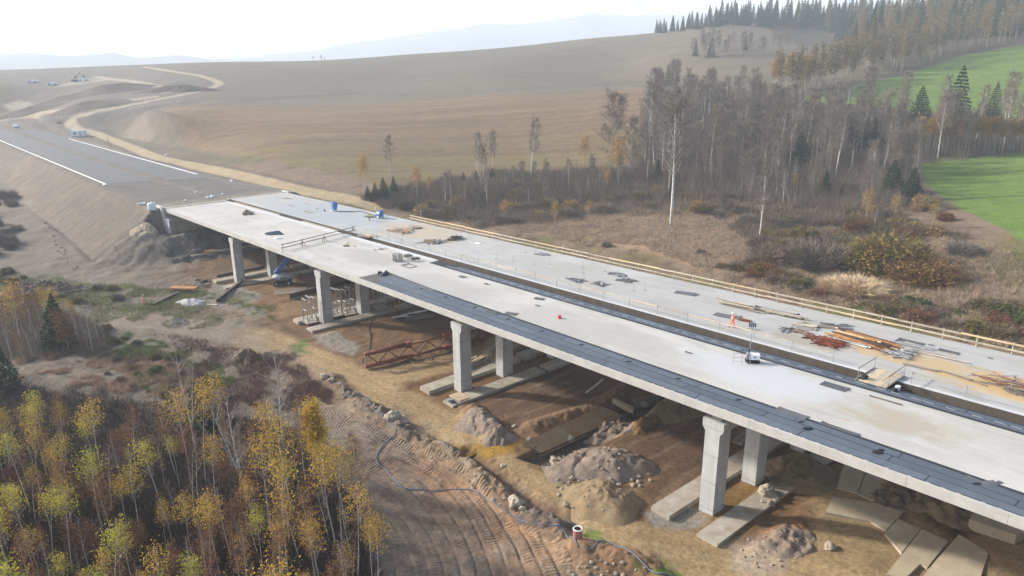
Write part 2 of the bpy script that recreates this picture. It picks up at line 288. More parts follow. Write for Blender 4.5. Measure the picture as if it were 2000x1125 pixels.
for pl in (((310, 178), (330, 172), (348, 176), (322, 183)), ((0, 205), (40, 196), (90, 206), (30, 215)), ((100, 170), (160, 155), (230, 152), (150, 165))): mixc(area(W(*pl), 3, 3)*.8, (.45, .40, .33), .1)
for _s, _z in zip([-57.7, -21.55, 14.6, 50.75], [-11.72, -10.33, -9.65, -8.74]):       # ground trimmed round the pier feet
    for _n in (0, 16):
        k = sst(-1.6, .2, sdist(rect(_s-4.3, _s+4.6, _n-4.2, _n+14.2), XF, YF)) if _n == 0 else sst(-1.0, .2, sdist(rect(_s-4.0, _s+4.2, _n-1.5, _n+14), XF, YF))
        gz0 = GZ.ravel(); DZ = DZ*(1-.8*k)+np.minimum(0, _z-.42-gz0)*k
GZ = GZ+(DZ*sst(1200, 500, RR.repeat(NA))).reshape(GZ.shape)
lum = C.mean(1, keepdims=True); satk = (1+.38*np.clip(1-m_emb-FW, 0, 1)*(1-m_green))[:, None]
C = np.clip((lum+(C-lum)*satk)*np.array([1.02, 1.0, .94])*(1+.12*N3+.08*N1)[:, None], .01, .8)*np.where(np.maximum(m_rd, mH) > .5, .84, .69)[:, None]

# ---------------------------------------------------------------- ground meshes (one sheet, cut along the borders of what lies on it)
def add_mesh(name, V, Fc, mats, parent=None, smooth_=True):
    me = bpy.data.meshes.new(name); Fc = np.asarray(Fc); k = Fc.shape[1]
    me.vertices.add(len(V)); me.vertices.foreach_set('co', np.ascontiguousarray(V, np.float32).ravel())
    me.loops.add(Fc.size); me.loops.foreach_set('vertex_index', Fc.astype(np.int32).ravel())
    me.polygons.add(len(Fc)); me.polygons.foreach_set('loop_start', np.arange(0, Fc.size, k, dtype=np.int32)); me.polygons.foreach_set('loop_total', np.full(len(Fc), k, np.int32))
    me.update(calc_edges=True)
    if smooth_: me.polygons.foreach_set('use_smooth', np.ones(len(Fc), bool))
    for m in mats: me.materials.append(m)
    o = bpy.data.objects.new(name, me); COL.objects.link(o); o.parent = parent
    return o
def nt(name):
    m = bpy.data.materials.new(name); m.use_nodes = True; t = m.node_tree; t.nodes.clear()
    o = t.nodes.new('ShaderNodeOutputMaterial'); b = t.nodes.new('ShaderNodeBsdfPrincipled'); t.links.new(b.outputs[0], o.inputs[0])
    b.inputs['Specular IOR Level'].default_value = .25
    def N(ty, **kw):
        n = t.nodes.new('ShaderNode'+ty)
        for k, v in kw.items():
            if k[0] == '_': n.inputs[int(k[1:])].default_value = v
            else: setattr(n, k, v)
        return n
    return m, t, b, N, t.links.new
def ground_mat():
    m, t, b, N, L = nt('ground_soil')
    a = N('Attribute', attribute_name='Col'); tc = N('TexCoord'); tr = N('Attribute', attribute_name='Trk')
    n1 = N('TexNoise'); n1.inputs['Scale'].default_value = 2.3; n1.inputs['Detail'].default_value = 8; n1.inputs['Roughness'].default_value = .72; L(tc.outputs['Object'], n1.inputs['Vector'])
    n2 = N('TexNoise'); n2.inputs['Scale'].default_value = .23; n2.inputs['Detail'].default_value = 6; L(tc.outputs['Object'], n2.inputs['Vector'])
    mr = N('MapRange', _1=.25, _2=.75, _3=.45, _4=1.5); L(n1.outputs[0], mr.inputs[0])
    mr2 = N('MapRange', _1=.3, _2=.7, _3=.88, _4=1.12); L(n2.outputs[0], mr2.inputs[0])
    mu = N('Math', operation='MULTIPLY'); L(mr.outputs[0], mu.inputs[0]); L(mr2.outputs[0], mu.inputs[1])
    # tyre treads: bars across the track direction inside alternating bands
    sp = N('SeparateXYZ'); L(tr.outputs['Vector'], sp.inputs[0])
    w = N('Math', operation='MULTIPLY', _1=2*math.pi/.34); L(sp.outputs[1], w.inputs[0]); si = N('Math', operation='SINE'); L(w.outputs[0], si.inputs[0])
    qb = N('Math', operation='MULTIPLY', _1=1/.62); L(sp.outputs[0], qb.inputs[0]); nn = N('TexNoise', noise_dimensions='1D'); nn.inputs['Scale'].default_value = 1.; nn.inputs['Detail'].default_value = 0; L(qb.outputs[0], nn.inputs['W'])
    bd = N('MapRange', _1=.42, _2=.56, _3=0., _4=1.); L(nn.outputs[0], bd.inputs[0])
    n3 = N('TexNoise'); n3.inputs['Scale'].default_value = .5; n3.inputs['Detail'].default_value = 3; L(tc.outputs['Object'], n3.inputs['Vector']); br = N('MapRange', _1=.42, _2=.58, _3=0., _4=1.); L(n3.outputs[0], br.inputs[0])
    t1 = N('Math', operation='MULTIPLY'); L(si.outputs[0], t1.inputs[0]); L(bd.outputs[0], t1.inputs[1])
    t2 = N('Math', operation='MULTIPLY'); L(t1.outputs[0], t2.inputs[0]); L(sp.outputs[2], t2.inputs[1])
    t3 = N('Math', operation='MULTIPLY'); L(t2.outputs[0], t3.inputs[0]); L(br.outputs[0], t3.inputs[1])
    ta = N('Math', operation='MULTIPLY_ADD', _1=.16, _2=1.); L(t3.outputs[0], ta.inputs[0])
    m3 = N('Math', operation='MULTIPLY'); L(mu.outputs[0], m3.inputs[0]); L(ta.outputs[0], m3.inputs[1])
    vm = N('VectorMath', operation='SCALE'); L(a.outputs['Color'], vm.inputs[0]); L(m3.outputs[0], vm.inputs['Scale'])
    L(vm.outputs[0], b.inputs['Base Color']); b.inputs['Roughness'].default_value = .95
    ad = N('Math', operation='MULTIPLY_ADD', _1=.5); L(t3.outputs[0], ad.inputs[0]); L(n1.outputs[0], ad.inputs[2])
    bp = N('Bump'); bp.inputs['Strength'].default_value = .75; bp.inputs['Distance'].default_value = .16; L(ad.outputs[0], bp.inputs['Height']); L(bp.outputs[0], b.inputs['Normal'])
    return m
M_GROUND = ground_mat()
def build_ground():
    V = np.stack([GX.ravel(), GY.ravel(), GZ.ravel()], -1)
    i, j = np.meshgrid(np.arange(NRR-1), np.arange(NA-1), indexing='ij'); k = (i*NA+j).ravel()
    Fc = np.stack([k, k+1, k+NA+1, k+NA], -1)[:, ::-1]
    e1 = V[Fc[:, 1]]-V[Fc[:, 0]]; e2 = V[Fc[:, 3]]-V[Fc[:, 0]]; fn = np.cross(e1, e2)
    vn = np.zeros_like(V)
    for c in range(4): np.add.at(vn, Fc[:, c], fn)
    vn /= np.linalg.norm(vn, axis=1)[:, None]+1e-12
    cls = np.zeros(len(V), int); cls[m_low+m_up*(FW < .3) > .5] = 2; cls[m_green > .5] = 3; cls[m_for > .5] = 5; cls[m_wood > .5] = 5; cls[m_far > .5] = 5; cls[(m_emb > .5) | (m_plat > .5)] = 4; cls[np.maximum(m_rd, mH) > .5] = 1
    fc = cls[Fc[:, 0]]
    trk = np.stack([TQ, TL, m_mud], -1)
    for c, nm in enumerate(('ground', 'dirt_road', 'field', 'meadow', 'embankment', 'forest_floor')):
        f = Fc[fc == c]; use, inv = np.unique(f, return_inverse=True)
        o = add_mesh(nm, V[use], inv.reshape(f.shape), [M_GROUND]); me = o.data
        at_ = me.attributes.new('Col', 'FLOAT_COLOR', 'POINT'); at_.data.foreach_set('color', np.c_[C[use], np.ones(len(use))].astype(np.float32).ravel())
        at_ = me.attributes.new('Trk', 'FLOAT_VECTOR', 'POINT'); at_.data.foreach_set('vector', trk[use].astype(np.float32).ravel())
        me.normals_split_custom_set_from_vertices(vn[use].astype(np.float32))
        o['kind'] = 'structure'
build_ground()
# ---------------------------------------------------------------- mesh builder
from mathutils import Vector, Matrix, noise as mnoise
def vec(p): return np.array(p, float)
def nrm(a): return a/(np.linalg.norm(a)+1e-12)
class MB:
    def __init__(s): s.v = []; s.f = []; s.mi = []
    def add(s, vs, fs, mi=0):
        o = len(s.v); s.v += [tuple(map(float, p)) for p in vs]; s.f += [tuple(i+o for i in f) for f in fs]; s.mi += [mi]*len(fs); return s
    def ob(s, c, a, b, d, mi=0):                                # box from centre and three half axes
        c, a, b, d = vec(c), vec(a), vec(b), vec(d)
        if np.dot(np.cross(a, b), d) < 0: d = -d
        vs = [c+i*a+j*b+k*d for k in (-1, 1) for j in (-1, 1) for i in (-1, 1)]
        return s.add(vs, [(0, 2, 3, 1), (4, 5, 7, 6), (0, 1, 5, 4), (2, 6, 7, 3), (0, 4, 6, 2), (1, 3, 7, 5)], mi)
    def box(s, c, sx, sy, sz, rz=0., mi=0):                     # c is the middle of the underside
        ca, sa = math.cos(rz), math.sin(rz)
        return s.ob((c[0], c[1], c[2]+sz/2), (ca*sx/2, sa*sx/2, 0), (-sa*sy/2, ca*sy/2, 0), (0, 0, sz/2), mi)
    def beam(s, p, q, w, h, mi=0):
        p, q = vec(p), vec(q); d = nrm(q-p); u = np.array((0, 0, 1.)) if abs(d[2]) < .95 else np.array((1., 0, 0)); a = nrm(np.cross(d, u)); b = np.cross(a, d)
        return s.ob((p+q)/2, (q-p)/2, a*w/2, b*h/2, mi)
    def tube(s, pts, r, n=6, cap=True, mi=0):
        pts = [vec(p) for p in pts]; m = len(pts); r = [r]*m if np.isscalar(r) else r; vs = []; fs = []
        t0 = nrm(pts[1]-pts[0]); u = np.array((0, 0, 1.)) if abs(t0[2]) < .9 else np.array((1., 0, 0)); a = nrm(np.cross(t0, u))
        for i in range(m):
            t = nrm(pts[min(i+1, m-1)]-pts[max(i-1, 0)]); a = nrm(a-t*np.dot(a, t)); b = np.cross(t, a)
            vs += [pts[i]+r[i]*(math.cos(2*math.pi*k/n)*a+math.sin(2*math.pi*k/n)*b) for k in range(n)]
        for i in range(m-1): fs += [(i*n+k, i*n+(k+1) % n, (i+1)*n+(k+1) % n, (i+1)*n+k) for k in range(n)]
        if cap: fs += [tuple(range(n))[::-1], tuple((m-1)*n+k for k in range(n))]
        return s.add(vs, fs, mi)
    def prism(s, poly, z0, z1, mi=0):                           # plan polygon (counter-clockwise) between two heights (numbers or functions of x, y)
        n = len(poly); A = sum(poly[i][0]*poly[(i+1) % n][1]-poly[(i+1) % n][0]*poly[i][1] for i in range(n))
        if A < 0: poly = poly[::-1]
        f0 = z0 if callable(z0) else (lambda x, y: z0); f1 = z1 if callable(z1) else (lambda x, y: z1)
        vs = [(x, y, f0(x, y)) for x, y in poly]+[(x, y, f1(x, y)) for x, y in poly]
        return s.add(vs, [tuple(range(n))[::-1], tuple(range(n, 2*n))]+[(i, (i+1) % n, n+(i+1) % n, n+i) for i in range(n)], mi)
    def rock(s, c, r, sq=(1, 1, .75), sub=2, rough=.28, seed=0, mi=0, cut=-.35):
        vs, fs = ico(sub); rr = random.Random(seed); off = Vector((rr.random()*50, rr.random()*50, rr.random()*50)); o = []
        for p in vs:
            q = Vector(p); k = 1+rough*mnoise.noise(q*1.3+off)+rough*.5*mnoise.noise(q*3+off); z = max(p[2], cut)
            o.append((c[0]+p[0]*k*r*sq[0], c[1]+p[1]*k*r*sq[1], c[2]+z*k*r*sq[2]))
        return s.add(o, fs, mi)
    def build(s, name, mats, parent=None, smooth_=False, at_=None):
        me = bpy.data.meshes.new(name); off = vec(parent.location) if parent is not None and at_ is None else vec(at_ if at_ is not None else (0, 0, 0))
        q = parent
        while q is not None and q.parent is not None and at_ is None: q = q.parent; off = off+vec(q.location)
        me.from_pydata([tuple(vec(p)-off) for p in s.v], [], s.f)
        for m in (mats if isinstance(mats, (list, tuple)) else [mats]): me.materials.append(m)
        if any(s.mi): me.polygons.foreach_set('material_index', s.mi)
        if smooth_: me.polygons.foreach_set('use_smooth', [True]*len(s.f))
        me.update(); o = bpy.data.objects.new(name, me); COL.objects.link(o); o.parent = parent
        if parent is None and at_ is not None: o.location = tuple(at_)
        return o
_ICO = {}
def ico(sub):
    if sub in _ICO: return _ICO[sub]
    t = (1+5**.5)/2
    v = [nrm(vec(p)) for p in ((-1, t, 0), (1, t, 0), (-1, -t, 0), (1, -t, 0), (0, -1, t), (0, 1, t), (0, -1, -t), (0, 1, -t), (t, 0, -1), (t, 0, 1), (-t, 0, -1), (-t, 0, 1))]
    f = [(0, 11, 5), (0, 5, 1), (0, 1, 7), (0, 7, 10), (0, 10, 11), (1, 5, 9), (5, 11, 4), (11, 10, 2), (10, 7, 6), (7, 1, 8), (3, 9, 4), (3, 4, 2), (3, 2, 6), (3, 6, 8), (3, 8, 9), (4, 9, 5), (2, 4, 11), (6, 2, 10), (8, 6, 7), (9, 8, 1)]
    for _ in range(sub):
        c = {}; g = []
        def mid(a, b):
            k = (min(a, b), max(a, b))
            if k not in c: v.append(nrm(v[a]+v[b])); c[k] = len(v)-1
            return c[k]
        for a, b, d in f: x, y, z = mid(a, b), mid(b, d), mid(d, a); g += [(a, x, z), (b, y, x), (d, z, y), (x, y, z)]
        f = g
    _ICO[sub] = ([tuple(p) for p in v], f); return _ICO[sub]
def tag(o, label=None, cat=None, group=None, kind=None):
    if label: o['label'] = label
    if cat: o['category'] = cat
    if group: o['group'] = group
    if kind: o['kind'] = kind
    return o
def thing(name, loc, label, cat, group=None):
    o = bpy.data.objects.new(name, None); COL.objects.link(o); o.location = tuple(map(float, loc)); o.empty_display_size = .2
    return tag(o, label, cat, group)
def copy_tree(o, parent=None):
    c = o.copy(); COL.objects.link(c); c.parent = parent
    for ch in list(o.children): copy_tree(ch, c)
    return c
# ---------------------------------------------------------------- materials
def mat(name, col, rough=.85, var=.15, sc=1.5, bump=.0, bs=None, metal=0., col2=None, spec=.25, rnd=0.):
    m, t, b, N, L = nt(name); tc = N('TexCoord')
    n = N('TexNoise'); n.inputs['Scale'].default_value = sc; n.inputs['Detail'].default_value = 6; n.inputs['Roughness'].default_value = .65; L(tc.outputs['Object'], n.inputs['Vector'])
    mx = N('Mix', data_type='RGBA'); c2 = col2 or [min(1, c*(1+var)) for c in col]; c1 = col if col2 else [c*(1-var) for c in col]
    mx.inputs[6].default_value = (*c1, 1); mx.inputs[7].default_value = (*c2, 1)
    mr = N('MapRange', _1=.3, _2=.7); L(n.outputs[0], mr.inputs[0]); L(mr.outputs[0], mx.inputs[0]); out = mx.outputs[2]
    if rnd:
        oi = N('ObjectInfo'); mr2 = N('MapRange', _1=0., _2=1., _3=1-rnd, _4=1+rnd); L(oi.outputs['Random'], mr2.inputs[0])
        sc_ = N('VectorMath', operation='SCALE'); L(out, sc_.inputs[0]); L(mr2.outputs[0], sc_.inputs['Scale']); out = sc_.outputs[0]
    L(out, b.inputs['Base Color']); b.inputs['Roughness'].default_value = rough; b.inputs['Metallic'].default_value = metal; b.inputs['Specular IOR Level'].default_value = spec
    if bump:
        n2 = N('TexNoise'); n2.inputs['Scale'].default_value = bs or sc*6; n2.inputs['Detail'].default_value = 5; L(tc.outputs['Object'], n2.inputs['Vector'])
        bp = N('Bump'); bp.inputs['Strength'].default_value = bump; bp.inputs['Distance'].default_value = .05; L(n2.outputs[0], bp.inputs['Height']); L(bp.outputs[0], b.inputs['Normal'])
    return m
def deck_mat(name, base, warm, stains=()):
    m, t, b, N, L = nt(name); tc = N('TexCoord'); rot = N('VectorRotate', rotation_type='Z_AXIS'); rot.inputs['Angle'].default_value = -TH; L(tc.outputs['Object'], rot.inputs['Vector'])
    def noi(scale, det, vs=(1, 1, 1), r=.6):
        mp = N('Mapping'); mp.inputs['Scale'].default_value = vs; L(rot.outputs[0], mp.inputs['Vector']); n = N('TexNoise'); n.inputs['Scale'].default_value = scale; n.inputs['Detail'].default_value = det; n.inputs['Roughness'].default_value = r; L(mp.outputs[0], n.inputs['Vector']); return n.outputs[0]
    def ramp(x, a, c, lo=0., hi=1.): r = N('MapRange', _1=a, _2=c, _3=lo, _4=hi); L(x, r.inputs[0]); return r.outputs[0]
    def mix(f, a, c):
        x = N('Mix', data_type='RGBA'); L(f, x.inputs[0])
        for k, q in ((6, a), (7, c)):
            if isinstance(q, tuple): x.inputs[k].default_value = (*q, 1)
            else: L(q, x.inputs[k])
        return x.outputs[2]
    c = mix(ramp(noi(.16, 6), .35, .68), base, warm)
    c = mix(ramp(noi(.5, 7, (.35, 1.2, 1), .7), .45, .72, 0, .8), c, tuple(q*.74 for q in base))
    c = mix(ramp(noi(1.1, 5, (.18, 1.6, 1), .7), .52, .7, 0, .5), c, tuple(q*.70 for q in warm))
    c = mix(ramp(noi(.09, 5), .5, .7, 0, .6), c, tuple(min(.8, q*1.10) for q in base))
    c = mix(ramp(noi(3.5, 6, (1, 1, 1), .75), .55, .8, 0, .35), c, tuple(q*.7 for q in warm))
    for (sx, sy, ax, ay, rr, cl, k) in stains:                  # spilled sand and rust: patches with an outline of their own
        mp = N('Mapping'); mp.inputs['Location'].default_value = (-sx/ax, -sy/ay, 0); mp.inputs['Scale'].default_value = (1/ax, 1/ay, 0); L(rot.outputs[0], mp.inputs['Vector'])
        ln = N('VectorMath', operation='LENGTH'); L(mp.outputs[0], ln.inputs[0]); nn = noi(rr, 6, (1, 1, 1), .7)
        ad = N('Math', operation='MULTIPLY_ADD', _1=-1.6); L(nn, ad.inputs[0]); L(ln.outputs['Value'], ad.inputs[2])
        c = mix(ramp(ad.outputs[0], .22, -.18, 0, k), c, cl)
    L(c, b.inputs['Base Color']); b.inputs['Roughness'].default_value = .8
    bp = N('Bump'); bp.inputs['Strength'].default_value = .15; bp.inputs['Distance'].default_value = .02; L(noi(8, 4), bp.inputs['Height']); L(bp.outputs[0], b.inputs['Normal'])
    return m
def conc_mat(name, c, streak=.25, form=True):                   # cast concrete: pour lines, streaks, pale and dark blooms
    m, t, b, N, L = nt(name); tc = N('TexCoord'); geo = N('NewGeometry')
    def noi(scale, det, vs): mp = N('Mapping'); mp.inputs['Scale'].default_value = vs; L(tc.outputs['Object'], mp.inputs['Vector']); n = N('TexNoise'); n.inputs['Scale'].default_value = scale; n.inputs['Detail'].default_value = det; n.inputs['Roughness'].default_value = .65; L(mp.outputs[0], n.inputs['Vector']); return n.outputs[0]
    def mr(x, a, d, lo, hi): r = N('MapRange', _1=a, _2=d, _3=lo, _4=hi); L(x, r.inputs[0]); return r.outputs[0]
    def mul(p, q): x = N('Math', operation='MULTIPLY'); L(p, x.inputs[0]); L(q, x.inputs[1]); return x.outputs[0]
    f = mul(mr(noi(.7, 7, (1, 1, 1)), .3, .7, .88, 1.1), mr(noi(1.6, 4, (1, 1, .12)), .4, .75, 1, 1-streak))
    if form:
        sp = N('SeparateXYZ'); L(tc.outputs['Object'], sp.inputs[0]); d = N('Math', operation='DIVIDE', _1=2.6); L(sp.outputs[2], d.inputs[0]); fr = N('Math', operation='FRACT'); L(d.outputs[0], fr.inputs[0])
        f = mul(f, mr(fr.outputs[0], .0, .05, .62, 1.))
    v = N('VectorMath', operation='SCALE'); v.inputs[0].default_value = c; L(f, v.inputs['Scale']); L(v.outputs[0], b.inputs['Base Color']); b.inputs['Roughness'].default_value = .85
    bp = N('Bump'); bp.inputs['Strength'].default_value = .2; bp.inputs['Distance'].default_value = .03; L(noi(5, 5, (1, 1, 1)), bp.inputs['Height']); L(bp.outputs[0], b.inputs['Normal'])
    return m
M = {}
M['deck_a'] = deck_mat('deck_concrete', (.475, .455, .415), (.415, .385, .335), ((81.5, 1.1, 7, 2.6, .3, (.36, .32, .24), .9), (79.5, -1.6, .6, .25, 1, (.38, .24, .17), .5), (2, 1, 9, 4, .3, (.34, .325, .29), .7), (50, 0, 14, 4, .2, (.36, .34, .30), .6), (70, 1.5, 10, 3.5, .3, (.47, .48, .485), .7), (25, -1, 12, 4, .25, (.34, .325, .30), .6)))
M['deck_b'] = deck_mat('deck_concrete_far', (.405, .40, .38), (.365, .345, .305), ((88, -1.5, 9, 3.6, .35, (.46, .31, .14), .95), (77, -.6, 7, 2.4, .4, (.44, .32, .17), .9), (-9, 2, 13, 5.5, .3, (.40, .33, .23), .75), (69, -3, 5, 1.6, .6, (.27, .21, .15), .6), (-42, 0, 30, 9, .2, (.30, .325, .345), .65), (30, 0, 16, 5, .3, (.34, .325, .29), .6)))
M['conc'] = conc_mat('pier_concrete', (.43, .425, .405)); M['fascia'] = conc_mat('fascia_concrete', (.42, .405, .37), .07, False); M['foot'] = mat('footing_concrete', (.26, .21, .145), .9, .2, .7, .4, col2=(.42, .385, .32))
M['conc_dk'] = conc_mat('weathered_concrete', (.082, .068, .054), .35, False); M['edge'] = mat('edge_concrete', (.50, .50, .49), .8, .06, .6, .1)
M['memb'] = mat('bitumen_membrane', (.092, .110, .133), .75, .14, .8, .1, rnd=.16, spec=.3); M['memb_seam'] = mat('membrane_underlay', (.030, .033, .038), .8, .2, 2); M['memb_dk'] = mat('bare_primer', (.105, .098, .090), .85, .2, 1.2)
M['mat'] = mat('bitumen_mat', (.105, .108, .115), .8, .15, 2, rnd=.2)
M['plank'] = mat('weathered_plank', (.40, .35, .27), .85, .2, 1.5, .1, rnd=.2); M['plank_new'] = mat('fresh_plank', (.54, .42, .26), .8, .15, 1.5, rnd=.15); M['plank_old'] = mat('old_plank', (.22, .18, .14), .9, .25, 2, rnd=.2)
M['orange_wood'] = mat('orange_timber', (.34, .175, .07), .8, .25, 1.5, rnd=.2); M['rust'] = mat('rusty_bar', (.17, .050, .028), .9, .3, 2, rnd=.2); M['red_steel'] = mat('red_oxide_paint', (.185, .066, .043), .75, .5, 2.5, .1, rnd=.1); M['rust_dk'] = mat('dark_rust', (.085, .050, .034), .85, .3, 2)
M['galv'] = mat('galvanised_steel', (.30, .31, .315), .55, .15, 3, metal=.25); M['steel_dk'] = mat('dark_steel', (.10, .088, .078), .7, .25, 2); M['grey_st'] = mat('grey_steel', (.27, .27, .275), .6, .15, 3)
M['blue'] = mat('blue_paint', (.04, .14, .36), .45, .1, 2, spec=.5); M['blue_lt'] = mat('light_blue_paint', (.14, .27, .42), .5, .1, 2); M['body_grey'] = mat('grey_paint', (.36, .41, .43), .5, .08, 2); M['white'] = mat('white_paint', (.78, .78, .76), .5, .05, 2); M['black'] = mat('black_rubber', (.02, .02, .022), .8, .2, 3)
M['navy'] = mat('dark_blue_sheet', (.045, .06, .085), .6, .3, 3); M['tarp'] = mat('grey_tarp', (.16, .18, .21), .6, .35, 2.5, .3); M['hivis'] = mat('orange_hivis', (.95, .17, .04), .7, .08, 4); M['hi_yel'] = mat('yellow_hivis', (.62, .72, .18), .7, .08, 4); M['skin'] = mat('skin', (.42, .25, .18), .6, .08, 4); M['trouser'] = mat('dark_trousers', (.045, .04, .042), .9, .2, 4); M['helmet'] = mat('white_helmet', (.85, .85, .83), .35, .03, 4); M['boot'] = mat('boots', (.05, .04, .035), .8, .2, 4); M['helmet_y'] = mat('yellow_helmet', (.75, .68, .20), .4, .03, 4); M['reflect'] = mat('reflective_tape', (.75, .75, .72), .4, .05, 4)
M['glass'] = mat('dark_glass', (.03, .035, .04), .15, .1, 2, spec=.6); M['red'] = mat('red_plastic', (.55, .03, .035), .5, .1, 3); M['pink'] = mat('pink_marker', (.75, .30, .28), .6, .08, 3); M['hose'] = mat('blue_grey_hose', (.085, .125, .185), .5, .15, 3, spec=.4)
M['stone'] = mat('field_stone', (.33, .275, .20), .9, .25, 2.5, .5, rnd=.25); M['gravel'] = mat('white_gravel', (.42, .41, .385), .95, .15, 6, .8); M['slab'] = mat('road_slab', (.34, .275, .185), .9, .14, .6, .3, col2=(.47, .39, .275)); M['slab_or'] = mat('stained_slab', (.26, .125, .03), .8, .2, .5, .1, col2=(.32, .26, .175))
M['pvc'] = mat('ribbed_pipe', (.36, .15, .11), .6, .1, 3); M['plastic_w'] = mat('white_plastic', (.62, .70, .72), .5, .06, 2)
# ---------------------------------------------------------------- the two bridge decks
S0, S1 = -95.8, 112.
def section(mb, s0, s1, pts, mi=0):                             # extrude a cross-section given as (n, z)
    n = len(pts); vs = [B(s0, a, z) for a, z in pts]+[B(s1, a, z) for a, z in pts]
    mb.add(vs, [tuple(range(n)), tuple(range(n, 2*n))[::-1]]+[(i, n+i, n+(i+1) % n, (i+1) % n) for i in range(n)], mi); return mb
PIERS = [-57.7, -21.55, 14.6, 50.75, 86.9]
PZ = [-11.72, -10.33, -9.65, -8.74, -7.9]
def strip(mb, s0, s1, a0, a1, b0, b1, z, th): vs = [B(s0, a0, z), B(s0, a1, z), B(s1, b1, z), B(s1, b0, z)]; vs2 = [B(s0, a0, z+th), B(s0, a1, z+th), B(s1, b1, z+th), B(s1, b0, z+th)]; return mb.add(vs+vs2, [(0, 1, 2, 3), (7, 6, 5, 4), (0, 4, 5, 1), (1, 5, 6, 2), (2, 6, 7, 3), (3, 7, 4, 0)])
def pier_set(root, n0, dk0, vis):
    for i, (s, z) in enumerate(zip(PIERS, PZ)):
        for no in (n0+1.25, n0+8.1):
            mb = MB(); x, y = bxy(s, no); top = GR*s-1.5; hw, hn = .72, .85
            mb.box((x, y, z-.6), 2*hw, 2*hn, top-1.15-z+.6, TH)
            # head: the shaft flares along the bridge, then a straight block
            q = [(-hw, 0), (hw, 0), (hw+.32, .42), (hw+.32, 1.15), (-hw-.32, 1.15), (-hw-.32, .42)]; m = len(q); vs = []
            for sg in (-1, 1): vs += [(*bxy(s+a, no+sg*hn), top-1.15+b) for a, b in q]
            mb.add(vs, [tuple(range(m)), tuple(range(m, 2*m))[::-1]]+[(k, m+k, m+(k+1) % m, (k+1) % m) for k in range(m)])
            mb.build('pier', M['conc'], root)
            MB().box((x, y, top+.003), .95, .8, .30, TH).build('bearing', M['foot'], root)
        xb, yb = bxy(s, n0+4.68); MB().box((xb, yb, top-1.12), 1.5, 5.12, .95, TH).build('cross_beam', M['conc'], root)
        mb = MB()
        for ds in (-2.5, 2.35):
            xa, ya = bxy(s+ds, n0+4.75); mb.box((xa, ya, z-1.1), 2.0, 15.2, 1.2 if ds < 0 else 1.0, TH)
        mb.build('footing', M['foot'], root)
near_b = thing('viaduct', B(-20, 7.1, -8), 'nearer unfinished concrete viaduct, pale deck with grey bitumen strips along its edges', 'bridge')
far_b = thing('viaduct', B(-20, 23, -8), 'farther unfinished concrete viaduct carrying the plank guardrail and timber piles', 'bridge')
sec_n = [(0, 0), (0, -.72), (2.6, -.95), (3.0, -1.2), (11.2, -1.2), (11.6, -.95), (14.3, -.72), (14.3, 0)]
section(MB(), S0, S1, sec_n).build('deck', M['deck_a'], near_b)
mb = MB(); j = S0
while j < S1: section(mb, j, min(j+5.98, S1), [(-.06, .012), (-.06, -.74), (-.002, -.74), (-.002, .012)]); j += 6
mb.build('fascia', M['fascia'], near_b)
section(MB(), S0+.4, -8.4, [(13.3, .004), (14.34, .004), (14.34, .05), (13.3, .03)]).build('edge_strip', M['edge'], near_b)
section(MB(), -98.4, S1, [(a+16., z) for a, z in sec_n]).build('deck', M['deck_b'], far_b)
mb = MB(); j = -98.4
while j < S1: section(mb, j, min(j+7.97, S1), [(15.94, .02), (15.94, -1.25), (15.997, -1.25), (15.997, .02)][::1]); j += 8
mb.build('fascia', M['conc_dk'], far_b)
mb = MB(); section(mb, -98.4, S1, [(30.303, .01), (30.303, -.7), (30.35, -.7), (30.35, .01)]); mb.build('fascia', M['fascia'], far_b)
section(MB(), -38, S1, [(16.0, .004), (16.5, .004), (16.5, .02), (16.0, .03)]).build('edge_strip', M['edge'], far_b)
pier_set(near_b, 0, 0, 1); pier_set(far_b, 16, 0, 0)
# membrane sheets: three lanes at the outer edge, laid in lengths
def nout(s): return np.interp(s, [-8, 40, 75, 120], [4.1, 3.45, 2.95, 2.6])
mb = MB(); strip(mb, -8.2, 5, .22, 5.0, .22, 4.3, .004, .004); mb.build('primer_strip', M['memb_dk'], near_b)
strip(MB(), 5, S1, .22, 4.3, .22, 2.75, .004, .004).build('primer_strip', M['memb_seam'], near_b)
for ln in range(3):
    s = -5.6+RD.uniform(0, 3)-ln*.7; e = RD.uniform(4, 9)
    while s < S1-2:
        s2 = min(s+e, S1-1); f0, f1 = ln/3, (ln+1)/3; w0, w1 = nout(s)-.3, nout(s2)-.3; g = .06+.06*RD.random()
        mb = MB(); strip(mb, s, s2-.10, .26+f0*w0+g, .26+f1*w0, .26+f0*w1+g, .26+f1*w1, .0085+.003*RD.random(), .004); mb.build('membrane_sheet', M['memb'], near_b); s = s2; e = RD.uniform(7.5, 10.5)
strip(MB(), -8, S1, 12.35, 14.28, 12.35, 14.28, .004, .004).build('primer_strip', M['memb_seam'], near_b)
def nin(s): return np.interp(s, [-8, 20, 44, 67, 112], [12.5, 12.4, 12.4, 12.4, 12.4])
for ln in range(2):
    s = -4.5+2*ln; e = 6
    while s < S1-2:
        s2 = min(s+e, S1-1); a = lambda q: nin(q)+.25+(13.98-nin(q)-.25)*ln/2; b_ = lambda q: nin(q)+.25+(13.98-nin(q)-.25)*(ln+1)/2
        mb = MB(); strip(mb, s, s2-.1, a(s)+.13, b_(s), a(s2)+.09, b_(s2), .0085+.003*RD.random(), .004); mb.build('membrane_sheet', M['memb'], near_b); s = s2; e = RD.uniform(7.5, 10.5)
mb = MB()                                                       # bright lap edge with nibs along the outer side
s = -4.5
while s < S1-1:
    mb.box(vec(B(s, .23, .013)), .26, .045, .006, TH); s += RD.uniform(.9, 1.5)
mb.build('lap_tabs', M['edge'], near_b)
mb = MB(); s = 2.
